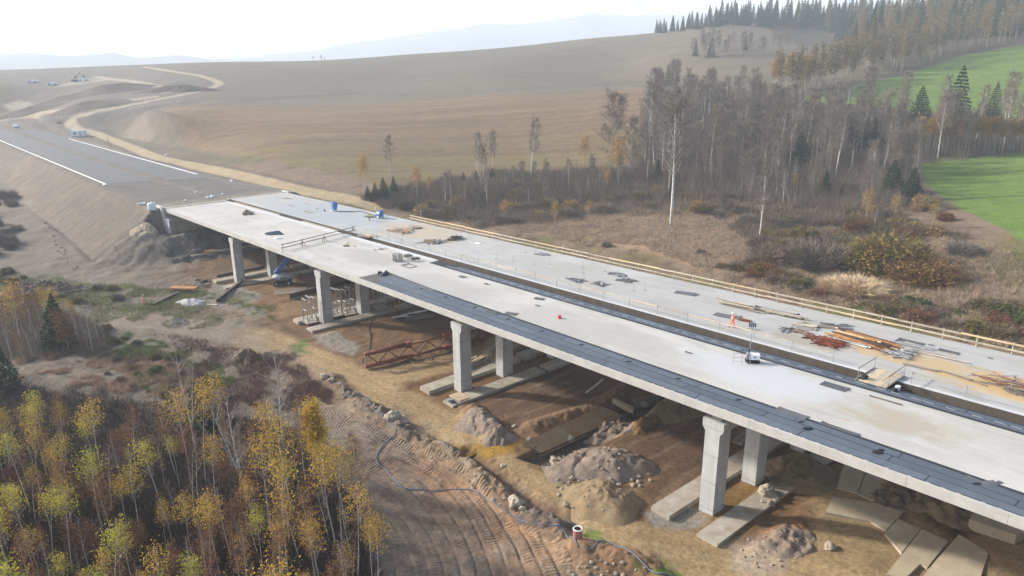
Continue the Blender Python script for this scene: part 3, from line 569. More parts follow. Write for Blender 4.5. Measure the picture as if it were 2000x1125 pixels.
while s < S1-2: x = B(s, nin(s)+.25+(13.98-nin(s)-.25)*.52, .014); mb.box(x, RD.uniform(.4, 1.1), .06, .006, TH); s += RD.uniform(1, 2.2)
mb.build('lap_seam', M['edge'], near_b)
mb = MB()
for s in np.arange(3, S1, 6.05): mb.rock(B(s+RD.uniform(-.3, .3), nout(s)-.65, .01), .22, (1.3, .7, .35), 1, seed=int(s)); 
mb.build('drain_cap', M['black'], near_b)
# abutments: back wall, sloping wing wall and bearing shelf, at the far end of both decks
for root, n0, n1 in ((near_b, -.5, 14.6), (far_b, 15.6, 30.8)):
    mb = MB(); section(mb, -98.1 if n0 < 0 else -99.9, -96.4 if n0 < 0 else -98.6, [(n0, .05), (n0, -6.2), (n1, -6.2), (n1, .05)]); mb.build('back_wall', M['foot'], root)
    mb = MB(); section(mb, -96.35 if n0 < 0 else -98.5, -93.2, [(n0+.6, -2.2), (n0+.6, -6.0), (n1-.2, -6.0), (n1-.2, -2.2)]); mb.build('bearing_shelf', M['foot'], root)
mb = MB(); q = [(-101.5, .35), (-101.5, -1.6), (-94.2, -6.4), (-93.1, -6.4), (-93.1, -2.15), (-96.3, -2.15), (-96.3, .35)]; m = len(q)
vs = [B(a, -.52, z) for a, z in q]+[B(a, -.12, z) for a, z in q]; mb.add(vs, [tuple(range(m)), tuple(range(m, 2*m))[::-1]]+[(k, m+k, m+(k+1) % m, (k+1) % m) for k in range(m)]); mb.build('wing_wall', M['edge'], near_b)
mb = MB(); section(mb, -101, -97.2, [(30.6, .3), (30.6, -2.5), (31.0, -2.5), (31.0, .3)]); mb.build('wing_wall', M['edge'], far_b)
# carriageway on the embankment: two asphalt ribbons and pale kerb strips
def ribbon(name, n0, n1, s0, s1, dz, mt, th=.0, kind='structure'):
    ss = np.arange(s0, s1+.1, 4.); mb = MB()
    for s in ss:
        for n in (n0, n1): mb.v.append((*bxy(s, n), float(zroad(s, n))+dz)) 
    mb.f = [(2*i, 2*i+1, 2*i+3, 2*i+2)[::-1] for i in range(len(ss)-1)]; mb.mi = [0]*len(mb.f)
    if th:
        o = len(mb.v); mb.v += [(x, y, z-th) for x, y, z in mb.v]; mb.f += [(2*i, o+2*i, o+2*i+2, 2*i+2) for i in range(len(ss)-1)]+[(2*i+1, 2*i+3, o+2*i+3, o+2*i+1) for i in range(len(ss)-1)]; mb.mi = [0]*len(mb.f)
    return tag(mb.build(name, mt), kind=kind)
M['asph'] = deck_mat('asphalt_base', (.118, .120, .122), (.15, .138, .122))
M['kerb'] = mat('pale_kerb', (.72, .71, .68), .8, .06, .5)
ribbon('road', 1.2, 13.6, -420, -152, .07, M['asph']); ribbon('road', 17.6, 29.4, -420, -152, .07, M['asph'])
ribbon('kerb', .1, .55, -400, -150.5, .16, M['kerb'], .3); ribbon('kerb', 29.8, 30.2, -356, -163, .16, M['kerb'], .3)
# ---------------------------------------------------------------- vegetation
def leaf_mat(name, a, b, c=None, trans=.3):                     # a..b from leaf to leaf, towards c from plant to plant
    m, t, bs, N, L = nt(name); t.nodes.remove(bs); out = [n for n in t.nodes if n.type == 'OUTPUT_MATERIAL'][0]
    g = N('NewGeometry'); oi = N('ObjectInfo'); mx = N('Mix', data_type='RGBA'); L(g.outputs['Random Per Island'], mx.inputs[0]); mx.inputs[6].default_value = (*a, 1); mx.inputs[7].default_value = (*b, 1)
    m2 = N('Mix', data_type='RGBA'); mr = N('MapRange', _1=.25, _2=1., _3=0., _4=.8); L(oi.outputs['Random'], mr.inputs[0]); L(mr.outputs[0], m2.inputs[0]); L(mx.outputs[2], m2.inputs[6]); m2.inputs[7].default_value = (*(c or b), 1)
    tc = N('TexCoord'); nz = N('TexNoise'); nz.inputs['Scale'].default_value = .9; L(tc.outputs['Object'], nz.inputs['Vector']); m3 = N('MapRange', _1=.3, _2=.7, _3=.7, _4=1.25); L(nz.outputs[0], m3.inputs[0])
    sc = N('VectorMath', operation='SCALE'); L(m2.outputs[2], sc.inputs[0]); L(m3.outputs[0], sc.inputs['Scale'])
    d = N('BsdfDiffuse'); tr = N('BsdfTranslucent'); L(sc.outputs[0], d.inputs[0]); L(sc.outputs[0], tr.inputs[0]); mi = N('MixShader', _0=trans); L(d.outputs[0], mi.inputs[1]); L(tr.outputs[0], mi.inputs[2]); L(mi.outputs[0], out.inputs[0]); return m
def bark_mat(name, a, b, sc=3.):
    m, t, bs, N, L = nt(name); tc = N('TexCoord'); mp = N('Mapping'); mp.inputs['Scale'].default_value = (1, 1, 2.2); L(tc.outputs['Object'], mp.inputs['Vector']); n = N('TexNoise'); n.inputs['Scale'].default_value = sc; n.inputs['Detail'].default_value = 5; n.inputs['Roughness'].default_value = .7; L(mp.outputs[0], n.inputs['Vector'])
    mr = N('MapRange', _1=.52, _2=.62); L(n.outputs[0], mr.inputs[0]); mx = N('Mix', data_type='RGBA'); L(mr.outputs[0], mx.inputs[0]); mx.inputs[6].default_value = (*a, 1); mx.inputs[7].default_value = (*b, 1); L(mx.outputs[2], bs.inputs['Base Color']); bs.inputs['Roughness'].default_value = .9; return m
LM = dict(gold=leaf_mat('golden_leaves', (.70, .44, .07), (.52, .33, .06), (.46, .36, .07)), lime=leaf_mat('yellow_green_leaves', (.50, .46, .06), (.38, .37, .05), (.60, .44, .05)), rust=leaf_mat('rusty_leaves', (.36, .19, .06), (.28, .12, .05), (.42, .26, .07)),
          red=leaf_mat('red_brown_leaves', (.20, .095, .06), (.16, .085, .05), (.24, .13, .06)), orange=leaf_mat('orange_birch_leaves', (.46, .29, .09), (.38, .22, .08), (.42, .32, .10)), needle=leaf_mat('spruce_needles', (.022, .050, .024), (.034, .066, .030), (.028, .058, .034), .1), larch=leaf_mat('larch_needles', (.27, .18, .065), (.17, .13, .05), (.11, .12, .05), .15),
          olive=leaf_mat('olive_leaves', (.20, .17, .05), (.14, .135, .04), (.24, .16, .045)), green=leaf_mat('green_leaves', (.105, .125, .045), (.08, .095, .035), (.14, .15, .05)), grass=leaf_mat('dry_grass', (.43, .325, .235), (.32, .235, .16), (.38, .29, .2)), grassg=leaf_mat('green_grass', (.17, .205, .07), (.20, .175, .08), (.15, .19, .06)), dome=leaf_mat('ochre_orange_leaves', (.27, .165, .05), (.19, .13, .045), (.24, .17, .05)), reed=leaf_mat('reed_straw', (.66, .50, .32), (.52, .39, .24), (.6, .46, .29)), bracken=leaf_mat('bracken', (.36, .25, .18), (.30, .19, .13), (.34, .24, .17)))
BK = dict(pale=bark_mat('pale_bark', (.62, .585, .53), (.34, .31, .28), 2.), white=bark_mat('birch_bark', (.50, .47, .42), (.20, .18, .16)), grey=bark_mat('grey_bark', (.34, .295, .25), (.19, .16, .13)), dark=bark_mat('dark_bark', (.12, .095, .075), (.07, .055, .045)))
TW = dict(brown=mat('brown_twigs', (.190, .145, .105), .9, .2, 2, rnd=.25), purple=mat('purple_twigs', (.125, .062, .048), .9, .2, 2, rnd=.25), grey=mat('grey_twigs', (.185, .150, .118), .9, .2, 2, rnd=.2), dark=mat('dark_twigs', (.044, .029, .022), .9, .25, 2, rnd=.3), olive=mat('olive_twigs', (.17, .14, .065), .9, .25, 2, rnd=.2), russet=mat('russet_twigs', (.20, .095, .055), .9, .25, 2, rnd=.25))
def rdir(n, r): d = r.normal(size=(n, 3)); return d/np.linalg.norm(d, axis=1)[:, None]
def quads(P, size, r, flat=0.):                                 # a small rhombus at each point
    n = len(P); a = rdir(n, r); a[:, 2] *= 1-flat; a /= np.linalg.norm(a, axis=1)[:, None]; b = np.cross(a, rdir(n, r)); b /= np.linalg.norm(b, axis=1)[:, None]+1e-9
    s = (size*(.6+.8*r.random(n)))[:, None]; V = np.stack([P+a*s*.55, P+b*s*.38, P-a*s*.55, P-b*s*.38], 1).reshape(-1, 3); return V, np.arange(4*n).reshape(-1, 4)
def blades(P, D, w, r):                                         # thin tapering blade from P along D
    n = len(P); sd = np.cross(D, rdir(n, r)); sd /= np.linalg.norm(sd, axis=1)[:, None]+1e-9; w = (w*np.ones(n))[:, None]
    V = np.stack([P+sd*w/2, P-sd*w/2, P+D], 1).reshape(-1, 3); return V, np.arange(3*n).reshape(-1, 3)
def mesh_only(name, V, Fc, m):
    o = add_mesh(name, V, Fc, [m], None, False); return o
def woody(h, r, r0, start, nb, blen, up, wob=.25, lean=0., sub=4, fork=0, twl=.6, tww=.02, ntw=8):
    """trunk + limbs as tubes, twigs as blades; returns builder, twig arrays, tip points"""
    mb = MB(); k = 7; lx, ly = lean*math.cos(r.random()*6.3), lean*math.sin(r.random()*6.3); ph = r.random(2)*6.3
    def tp(t, f=0): return np.array((lx*h*t+wob*math.sin(2.2*t+ph[0])*t+f*t*t, ly*h*t+wob*math.cos(2.6*t+ph[1])*t, h*t))
    tr = [tp(t)-np.array((0, 0, .35*(t == 0))) for t in np.linspace(0, 1, k)]; mb.tube(tr, [r0*(1-.93*t)+.006 for t in np.linspace(0, 1, k)], 5)
    if fork:
        b0 = tp(.25); a = r.random()*6.3; q = [b0+np.array((math.cos(a)*fork*t, math.sin(a)*fork*t, h*.68*t)) for t in np.linspace(0, 1, 5)]; mb.tube(q, [r0*.6*(1-.9*t) for t in np.linspace(0, 1, 5)], 5)
    P, D, tips = [], [], []
    ga = r.random()*6.3
    for i in range(nb):
        t = start+(1-start)*(i+.5*r.random())/nb; ga += 2.4+.5*r.random(); L = blen*h*(1-.62*((t-start)/(1-start))**1.3)*(.65+.6*r.random())*(.55+.45*min(1, (t-start)/.12+.3))
        u = up*(.75+.5*r.random()); d = np.array((math.cos(ga)*math.cos(u), math.sin(ga)*math.cos(u), math.sin(u))); b0 = q[1]+(q[-1]-q[1])*r.random() if (fork and i % 3 == 0) else tp(t)
        pts = [b0+d*L*x+np.array((0, 0, .16*L*x*x)) for x in (0, .5, 1)]; rb = r0*.34*(1-t*.75)+.006; mb.tube(pts, [rb, rb*.6, .004], 3, False)
        for j in range(sub):
            x = .25+.75*(j+r.random())/sub; c = b0+d*L*x; dd = nrm(d+.9*rdir(1, r)[0]+np.array((0, 0, .15))); l2 = L*.45*(.6+.6*r.random()); mb.tube([c, c+dd*l2], [rb*.35+.003, .003], 3, False)
            for _ in range(ntw): y = r.random(); P.append(c+dd*l2*y); D.append(nrm(dd+1.1*rdir(1, r)[0]+np.array((0, 0, .1)))*twl*(.5+r.random()))
            tips += [c+dd*l2*y for y in (.4, .75, 1.)]
        tips.append(pts[-1])
        for _ in range(ntw): y = .2+.8*r.random(); P.append(b0+d*L*y); D.append(nrm(d+1.0*rdir(1, r)[0])*twl*(.5+r.random()))
    return mb, np.array(P), np.array(D)*1., np.array(tips), tp(1)
def tree_proto(name, h, seed, bark, twig, leaf=None, nleaf=900, lsize=.2, spread=.35, r0=.09, start=.45, nb=24, blen=.2, up=.75, tww=.014, twl=.55, sub=3, ntw=6, lean=.05, fork=0, lfrom=.0):
    r = np.random.default_rng(seed); mb, P, D, tips, top = woody(h, r, r0, start, nb, blen, up, .3, lean, sub, fork, twl, tww, ntw)
    root = bpy.data.objects.new(name, None); COL.objects.link(root); tk = mb.build('trunk', bark, root, True)
    V, Fc = blades(P, D, tww, r); tw = add_mesh('twigs', V, Fc, [twig], root, False)
    if leaf:
        tips = tips[tips[:, 2] > lfrom*h]; c = tips[r.integers(0, len(tips), nleaf)]+r.normal(size=(nleaf, 3))*spread*np.array((1, 1, .9))
        V, Fc = quads(c, lsize, r, .3); add_mesh('crown', V, Fc, [leaf], root, False)
    else: tw.name = 'crown'; tw.data.name = 'crown'
    return root
def spruce_proto(name, h, seed, wid=.21, leaf='needle', nq=2200, single=False, ragged=.3, base=.06, size=.34):
    r = np.random.default_rng(seed); root = bpy.data.objects.new(name, None); COL.objects.link(root)
    t = r.random(nq)**1.25; z = h*(base+(1-base)*t); lay = h/17; zq = np.round(z/lay+.3*r.normal(size=nq)*.5)*lay; z = .55*z+.45*zq
    ang = r.random(nq)*6.283; nl = 9; angq = np.round(ang*nl/6.283+.0)/nl*6.283+zq*2.1; ang = .35*ang+.65*angq+.12*r.normal(size=nq)
    lim = wid*h*np.clip(1-(z/h), 0, 1)**.85*(1+ragged*vnoise(ang*1.5, z/lay*.9, seed))+.08; rr = lim*np.sqrt(r.random(nq))**.7
    P = np.stack([np.cos(ang)*rr, np.sin(ang)*rr, np.clip(z-.22*rr, .1, h)], -1); V, Fc = quads(P, size*(.55+.45*(1-t)), r, .35)
    add_mesh('crown', V, Fc, [LM[leaf]], root, False)
    MB().tube([(0, 0, -.4), (0, 0, h*.6), (0, 0, h*.99)], [h*.013, h*.008, .01], 5).build('trunk', BK['dark'], root, True)
    return root
def shrub_proto(name, R, hh, seed, tw, n=900, leaf=None, nl=0, tww=.022, lsize=.16):
    r = np.random.default_rng(seed); a = r.random(n)*6.283; e = np.arccos(r.random(n)*.95); rr = np.sqrt(r.random(n))
    d = np.stack([np.cos(a)*np.sin(e), np.sin(a)*np.sin(e), np.cos(e)*hh/R], -1); P = d*R*(.15+.7*rr)[:, None]*(1+.25*vnoise(a*2, e*3, seed))[:, None]; P[:, 2] = np.maximum(P[:, 2], -.1)
    D = (d*.9+.55*rdir(n, r)); D[:, 2] = np.abs(D[:, 2])*.9+.1; D /= np.linalg.norm(D, axis=1)[:, None]; D *= (R*.38*(.5+r.random(n)))[:, None]
    V, Fc = blades(P, D, tww, r); root = bpy.data.objects.new(name, None); COL.objects.link(root); add_mesh('branches', V, Fc, [TW[tw]], root, False)
    if leaf:
        c = d[r.integers(0, n, nl)]*R*(.55+.5*r.random(nl))[:, None]+.1*r.normal(size=(nl, 3)); V, Fc = quads(c, lsize, r, .2); add_mesh('foliage', V, Fc, [LM[leaf]], root, False)
    return root
PROTO = {}
def proto(k, o): PROTO.setdefault(k, []).append([o, 0]); return o
for i in range(4): proto('gold', tree_proto('birch_tree', 11, 100+i, BK['white'], TW['purple'], LM['gold'], 640, .15, .40, .07, .58, 22, .15, .75, ntw=9, lean=.06, lfrom=.72))
for i in range(2): proto('lime', tree_proto('birch_tree', 10.5, 110+i, BK['white'], TW['brown'], LM['lime'], 600, .15, .38, .065, .62, 20, .15, .75, ntw=8, lean=.09, lfrom=.75))
for i in range(3): proto('rust', tree_proto('birch_tree', 10.5, 120+i, BK['white'], TW['purple'], LM['rust'], 520, .14, .30, .06, .45, 24, .135, .85, ntw=11, tww=.018, lean=.08))
for i in range(2): proto('red', tree_proto('young_beech', 6, 130+i, BK['grey'], TW['purple'], LM['red'], 900, .20, .35, .05, .25, 20, .26, .6))
proto('dense', tree_proto('birch_tree', 10, 140, BK['white'], TW['brown'], LM['gold'], 3800, .25, .42, .08, .35, 30, .19, .95))
for i in range(3): proto('barebirch', tree_proto('bare_birch', 12, 150+i, BK['white'], TW['grey'], None, r0=.12, start=.3, nb=26, blen=.23, up=.8, ntw=9, sub=4, tww=.017, twl=.7, lean=.04, fork=(0, 1.6, 1.0)[i]))
for i in range(3): proto('thin', tree_proto('bare_birch', 9, 160+i, BK['white'], TW['purple'], None, r0=.055, start=.35, nb=22, blen=.17, up=.9, ntw=9, sub=3, tww=.016, lean=.07))
for i in range(4): proto('bare', tree_proto('bare_tree', 18, 170+i, BK['grey'], TW['grey'], None, r0=.17, start=.26, nb=36, blen=.25, up=.85, ntw=14, sub=5, tww=.055, twl=1.3, lean=.03, fork=(0, 1.5, 0, 2.5)[i]))
for i in range(3): proto('bareb', tree_proto('bare_tree', 17, 180+i, BK['pale'], TW['grey'], None, r0=.21, start=.38, nb=30, blen=.18, up=.95, ntw=13, sub=4, tww=.05, twl=1.1, lean=.04))
for i in range(2): proto('oran', tree_proto('birch_tree', 14, 190+i, BK['white'], TW['grey'], LM['orange'], 800, .42, .55, .13, .5, 22, .14, 1.0, tww=.04, twl=.9, lean=.03))
for i in range(2): proto('yell', tree_proto('birch_tree', 9, 195+i, BK['white'], TW['grey'], LM['orange'], 620, .30, .60, .09, .42, 20, .2, .85, tww=.03, twl=.6, lean=.03))
for i in range(3): proto('brownbirch', tree_proto('brown_birch', 19, 200+i, BK['grey'], TW['grey'], LM['larch'], 420, .60, .8, .17, .3, 24, .13, 1.05, tww=.08, twl=1.6, ntw=5, lean=.02))  # thin brown-orange birches for the belt above the upper meadow
for i in range(2): proto('spruce', spruce_proto('spruce_tree', 14, 210+i, .2, nq=3400, size=.42))
for i in range(3): proto('fspruce', spruce_proto('spruce_tree', 25, 220+i, .19, nq=2000, size=1.2, ragged=.35))
for i in range(3): proto('larch', spruce_proto('larch_tree', 24, 230+i, .17, 'larch', nq=1300, size=1.0, ragged=.45, base=.18))
for i, (tw, lf, nl) in enumerate((('grey', None, 0), ('brown', None, 0), ('olive', 'olive', 900), ('russet', 'red', 500), ('brown', 'olive', 350))): proto(('sh_grey', 'sh_brown', 'sh_olive', 'sh_russet', 'sh_mix')[i], shrub_proto('shrub', 2.0, 2.2, 240+i, tw, 2600, lf, nl*2, .04, .26))
TW['reed'] = mat('reed_straw_blades', (.58, .44, .28), .9, .2, 2); proto('sh_reed', shrub_proto('reed_clump', 2, 1.6, 250, 'reed', 6000, None, 0, .05)); proto('sh_gold', shrub_proto('shrub', 1.8, 2.4, 251, 'brown', 1500, 'orange', 600, .035, .24)); proto('sh_green', shrub_proto('shrub', 1.6, 1.4, 252, 'brown', 300, 'green', 1500, .03, .22))
proto('sh_dome', shrub_proto('shrub', 2.0, 2.0, 260, 'olive', 2600, 'olive', 5200, .035, .15)); proto('sh_dome2', shrub_proto('shrub', 2.0, 1.9, 261, 'russet', 2200, 'dome', 4200, .035, .15))
HT = dict(sh_dome=2.7, sh_dome2=2.6, gold=11, lime=10.5, rust=10.5, red=6, dense=10, barebirch=12, thin=9, bare=18, bareb=17, oran=14, yell=9, brownbirch=19, spruce=14, fspruce=25, larch=24, sh_grey=2.8, sh_brown=2.8, sh_olive=2.8, sh_russet=2.8, sh_mix=2.8, sh_reed=2.0, sh_gold=2.8, sh_green=1.8)
CAT = dict(red='tree', bare='tree', bareb='tree', brownbirch='tree', sh_reed='reeds')
VEG_N = 0
def plant(key, p, height, label, group, cat=None, wide=1., lean=0.):
    global VEG_N; VEG_N += 1
    e = min(PROTO[key], key=lambda q: q[1]+RD.random()*.9); src = e[0]; o = src if e[1] == 0 else copy_tree(src); e[1] += 1
    z = float(gz(p[0], p[1])); o.location = (p[0], p[1], z-.05); s = height/HT[key]; o.scale = (s*wide, s*wide, s); o.rotation_euler = (RD.gauss(0, .02)+lean*.3, RD.gauss(0, .02)+lean, RD.uniform(0, 6.28))
    return tag(o, label, cat or CAT.get(key, 'shrub' if key.startswith('sh_') else 'tree'), group)
def hpx(u, v, vt):                                              # height of a thing standing at (u, v) whose top shows at v = vt
    x, y, z = at(u, v); a, b, c = ray(u, vt); t = y/b; return (x, y), CAMH+c*t-z
def inpoly(poly, u, v):
    ins = False; n = len(poly)
    for i in range(n):
        ax, ay = poly[i]; bx, by = poly[(i+1) % n]
        if (ay > v) != (by > v) and u < (bx-ax)*(v-ay)/(by-ay)+ax: ins = not ins
    return ins
def scatter(poly, n, dmin, rnd):                                # pixel-even points on the ground inside a pixel polygon, kept apart in metres
    us = [q[0] for q in poly]; vs = [q[1] for q in poly]; out = []; tries = 0
    while len(out) < n and tries < n*30:
        tries += 1; u, v = rnd.uniform(min(us), max(us)), rnd.uniform(min(vs), max(vs))
        if not inpoly(poly, u, v): continue
        p = at(u, v)
        if all((p[0]-q[0])**2+(p[1]-q[1])**2 > dmin*dmin for q, _ in out): out.append((p[:2], (u, v)))
    return out
R1_ = random.Random(5)
# the birch stand in front
look = dict(gold='golden-crowned', lime='yellow-green', rust='rust-brown sparse-leaved', thin='leafless thin', barebirch='leafless white-stemmed', red='red-leaved low')
STAND = [(-260, 880), (0, 890), (300, 900), (430, 900), (540, 930), (620, 985), (690, 1030), (735, 1110), (755, 1300), (700, 1480), (-300, 1480)]
for p, (u, v) in scatter(STAND, 285, 1.35, R1_):
    k = R1_.choices(('gold', 'lime', 'rust', 'thin', 'red'), (4.0, 1.9, 3.0, 3.6, 1.8))[0]
    if u > 480 and k == 'lime': k = 'gold'
    h = {'gold': 10.5, 'lime': 10, 'rust': 9.5, 'thin': 8, 'red': 5}[k]*R1_.uniform(.55, 1.0)*(1.04 if u > 400 else .9)
    side = 'beside the rutted mud' if u > 560 else 'in the middle of the birch stand' if u > 260 else 'deep in the left of the birch stand'
    sz = 'short' if h < 8 else 'tall' if h > 10.3 else 'mid-sized'
    plant(k, p, h, f'{sz} {look[k]} birch {side}' if k != 'red' else f'{sz} red-leaved beech {side}', 'trees of the front birch stand', lean=R1_.gauss(0, .03))
for u, v, vt, k, lb in ((553, 872, 690, 'barebirch', 'tall leafless white birch standing at the edge of the rutted mud'), (632, 940, 795, 'dense', 'dense egg-shaped golden birch beside the rutted mud'), (385, 890, 690, 'barebirch', 'tall leafless twin-stemmed birch behind the dark spruce clump'), (490, 1000, 775, 'barebirch', 'forked white birch with bare top rising from the dark brush'),
                        (565, 1140, 905, 'gold', 'brightest golden birch at the lower right of the stand'), (375, 955, 770, 'gold', 'broad golden birch at the back of the stand below the grass'), (430, 1130, 985, 'gold', 'sparse yellow birch with bare spreading white limbs'), (660, 1080, 880, 'gold', 'golden birch nearest the ruts with a bare multi-stem base'), (705, 1050, 855, 'rust', 'thin pale birch with few brown leaves on the rut edge'),
                        (515, 1150, 1000, 'lime', 'narrow lime-yellow birch low in the stand'), (235, 1150, 1040, 'lime', 'lime birch at the bottom of the stand left of the brush'), (600, 960, 775, 'rust', 'copper-leaved birch between the bare birch and the golden one'), (255, 940, 880, 'lime', 'round-headed pale lime birch on a leaning stem')):
    (x, y), h = hpx(u, v, vt); plant(k, (x, y), h, lb, 'birches singled out of the front stand')
for u, v, vt, k, lb, w in ((118, 682, 574, 'spruce', 'dark spruce standing alone among the birches at left', 1.6), (5, 760, 655, 'spruce', 'dark spruce cut off by the picture edge', 1.7), (415, 835, 735, 'spruce', 'squat dark spruce clump behind the front birches', 1.9), (385, 820, 745, 'spruce', 'smaller dark spruce beside the squat one', 1.6)):
    (x, y), h = hpx(u, v, vt); plant(k, (x, y), h, lb, 'spruces near the birch stand', wide=w)
for u, v, vt, k in ((40, 665, 560, 'yell'), (75, 672, 590, 'thin'), (60, 655, 575, 'rust'), (95, 668, 565, 'gold'), (20, 690, 600, 'rust'), (155, 670, 585, 'gold'), (135, 690, 612, 'red'), (175, 688, 610, 'thin'), (182, 690, 600, 'barebirch'), (195, 672, 580, 'thin'), (205, 670, 605, 'thin'), (30, 640, 562, 'gold'), (85, 650, 570, 'rust'), (110, 645, 568, 'yell'), (0, 655, 568, 'yell'), (65, 700, 625, 'thin'), (150, 650, 588, 'rust'), (25, 705, 630, 'thin'), (-30, 660, 570, 'gold'), (-80, 680, 580, 'rust'), (50, 720, 645, 'rust'), (10, 640, 575, 'rust'), (-120, 700, 590, 'gold')):
    (x, y), h = hpx(u, v, vt); lk = {'yell': 'bright yellow', 'gold': 'golden', 'rust': 'brownish', 'thin': 'bare leaning', 'barebirch': 'bare white-stemmed', 'red': 'crimson-leaved'}[k]
    plant(k, (x, y), h, f'{lk} birch {"right" if u > 125 else "left"} of the lone dark spruce'.replace('crimson-leaved birch', 'crimson-leaved sapling'), 'birches round the lone spruce')
for p, (u, v) in scatter([(180, 640), (260, 650), (340, 700), (440, 740), (460, 790), (300, 790), (200, 740)], 30, 2.2, R1_):
    k = R1_.choice(('sh_brown', 'sh_mix', 'sh_green', 'sh_mix', 'sh_grey')); plant(k, p, R1_.uniform(.6, 1.4), {'sh_brown': 'low brown bush', 'sh_green': 'low green bush', 'sh_mix': 'low olive bush', 'sh_grey': 'low grey bush'}[k]+' on the weedy slope above the birches', 'bushes on the weedy slope')
for p, (u, v) in scatter([(-60, 500), (20, 520), (150, 560), (260, 570), (240, 600), (0, 600), (-60, 560)], 26, 2.4, R1_):
    k = R1_.choice(('sh_brown', 'sh_mix', 'sh_grey')); plant(k, p, R1_.uniform(1, 2.2), {'sh_brown': 'brown', 'sh_mix': 'olive', 'sh_grey': 'grey'}[k]+' bush at the foot of the embankment', 'bushes at the embankment foot')
for p, (u, v) in scatter([(-40, 370), (20, 385), (40, 440), (30, 500), (-40, 500)], 22, 2.6, R1_): plant('sh_grey', p, R1_.uniform(2.2, 4.2), 'dull grey bush left of the embankment track', 'bushes left of the track')
# woods beyond the bridge
SPR = ((1285, 358), (1365, 272), (1397, 287), (1525, 207), (1560, 328), (1652, 284), (1695, 292), (1795, 242), (1860, 240), (1936, 234), (1740, 378), (1778, 390), (1610, 388), (1642, 394))
WOOD_PX = [(1255, 205), (1330, 190), (1480, 200), (1560, 225), (1700, 232), (1850, 240), (2060, 245), (2060, 290), (1780, 316), (1800, 385), (1640, 420), (1480, 405), (1330, 385), (1180, 392), (1000, 405), (860, 402), (900, 365), (1080, 345), (1235, 335), (1262, 270)]
for p, (u, v) in scatter(WOOD_PX, 245, 3.0, R1_):
    if any(abs(u-a) < 15 and b-2 < v < b+50 for a, b in SPR): continue
    k = R1_.choices(('bare', 'bareb', 'yell'), (4.4, 4.4, .45))[0]; h = R1_.uniform(11, 19) if u > 1250 else R1_.uniform(6, 12)
    if v > 350: h *= .72
    if k == 'yell': h = R1_.uniform(5, 9)
    zone = 'at the near edge of the woods' if v > 350 else 'in the heart of the woods' if u < 1650 else 'in the woods between the two green meadows'
    plant(k, p, h, {'bare': 'leafless grey tree', 'bareb': 'leafless pale-stemmed tree', 'yell': 'small yellow birch'}[k]+' '+zone, 'trees of the woods beyond the bridge')
for u, v, vt, k, lb in ((1310, 440, 188, 'bareb', 'tallest bare trunk alone on the pink grass beyond the bridge'), (1482, 478, 335, 'bareb', 'crooked white birch beyond the bridge by the dark bushes'), (1190, 352, 188, 'bare', 'tall fan-shaped bare tree before the striped field'), (1228, 350, 235, 'bare', 'bare tree right of the tall fan-shaped one'), (762, 352, 268, 'bareb', 'lone white dead birch before the striped field'), (932, 350, 262, 'bareb', 'leaning pale stem of the trio before the field'), (962, 345, 258, 'bareb', 'straight pale stem of the trio before the field'), (945, 352, 285, 'bareb', 'shortest pale stem of the trio before the field'), (1037, 348, 235, 'bareb', 'slim pale birch between trio and fan tree'), (1268, 310, 165, 'bareb', 'tall pale birch at the corner of the striped field'),
                        (712, 375, 308, 'yell', 'olive-yellow tree above the spruces by the haul road'), (815, 392, 330, 'yell', 'bright yellow birch at the wood edge by the haul road'), (838, 380, 345, 'yell', 'small pale yellow birch behind the bright one'), (985, 432, 392, 'yell', 'yellow birch in front of the grey brush'), (1085, 440, 396, 'yell', 'yellow-tufted birch above the guardrail'), (1148, 432, 393, 'yell', 'lone small golden birch above the guardrail'), (1140, 335, 270, 'yell', 'yellow-headed birch low before the field'), (1205, 360, 275, 'yell', 'golden birch beside the fan-shaped tree'),
                        (1690, 435, 375, 'yell', 'yellow birch over the red bushes'), (1745, 440, 385, 'yell', 'broad golden birch near the green meadow'), (1820, 445, 400, 'yell', 'last golden birch before the green meadow'), (1705, 455, 400, 'bareb', 'white forked birch over the red bushes'), (1550, 370, 310, 'bareb', 'slim white birch before the dark pine'), (1600, 330, 262, 'bareb', 'leaning white birch right of the dark pine')):
    (x, y), h = hpx(u, v, vt); plant(k, (x, y), h, lb, 'trees singled out beyond the bridge')
for i, (u, v, vt, w) in enumerate(((1285, 358, 310, 1.3), (1365, 272, 228, 1.2), (1397, 287, 258, 1.3), (1525, 207, 175, 1.2), (1560, 328, 258, 2.1), (1652, 284, 222, 1.9), (1690, 294, 232, 1.9), (1702, 286, 226, 1.4), (1795, 242, 168, 1.9), (1860, 240, 128, 1.5), (1936, 234, 160, 1.4), (1915, 232, 185, 1.5), (1740, 378, 312, 2.2), (1778, 390, 326, 2.0), (1610, 388, 333, 1.4), (1642, 394, 362, 1.3), (750, 388, 346, 1.7), (733, 392, 356, 1.6), (770, 378, 344, 1.5), (720, 390, 362, 1.6), (930, 352, 330, 1.6), (962, 348, 326, 1.6), (905, 352, 335, 1.6), (1305, 168, 124, 1.2), (1388, 112, 72, 1.3), (1358, 110, 76, 1.1), (1455, 98, 70, 1.3), (1090, 405, 385, 1.5))):
    (x, y), h = hpx(u, v, vt); pl = 'by the haul road end' if u < 800 else 'before the striped field' if u < 1000 else 'on the far dry hillside' if v < 120 else 'among the bare woods' if u < 1720 else 'near the green meadows'
    plant('spruce', (x, y), h, f'{"small" if h < 6 else "tall" if h > 11 else "stocky"} dark spruce {pl}', 'dark spruces beyond the bridge', wide=w)
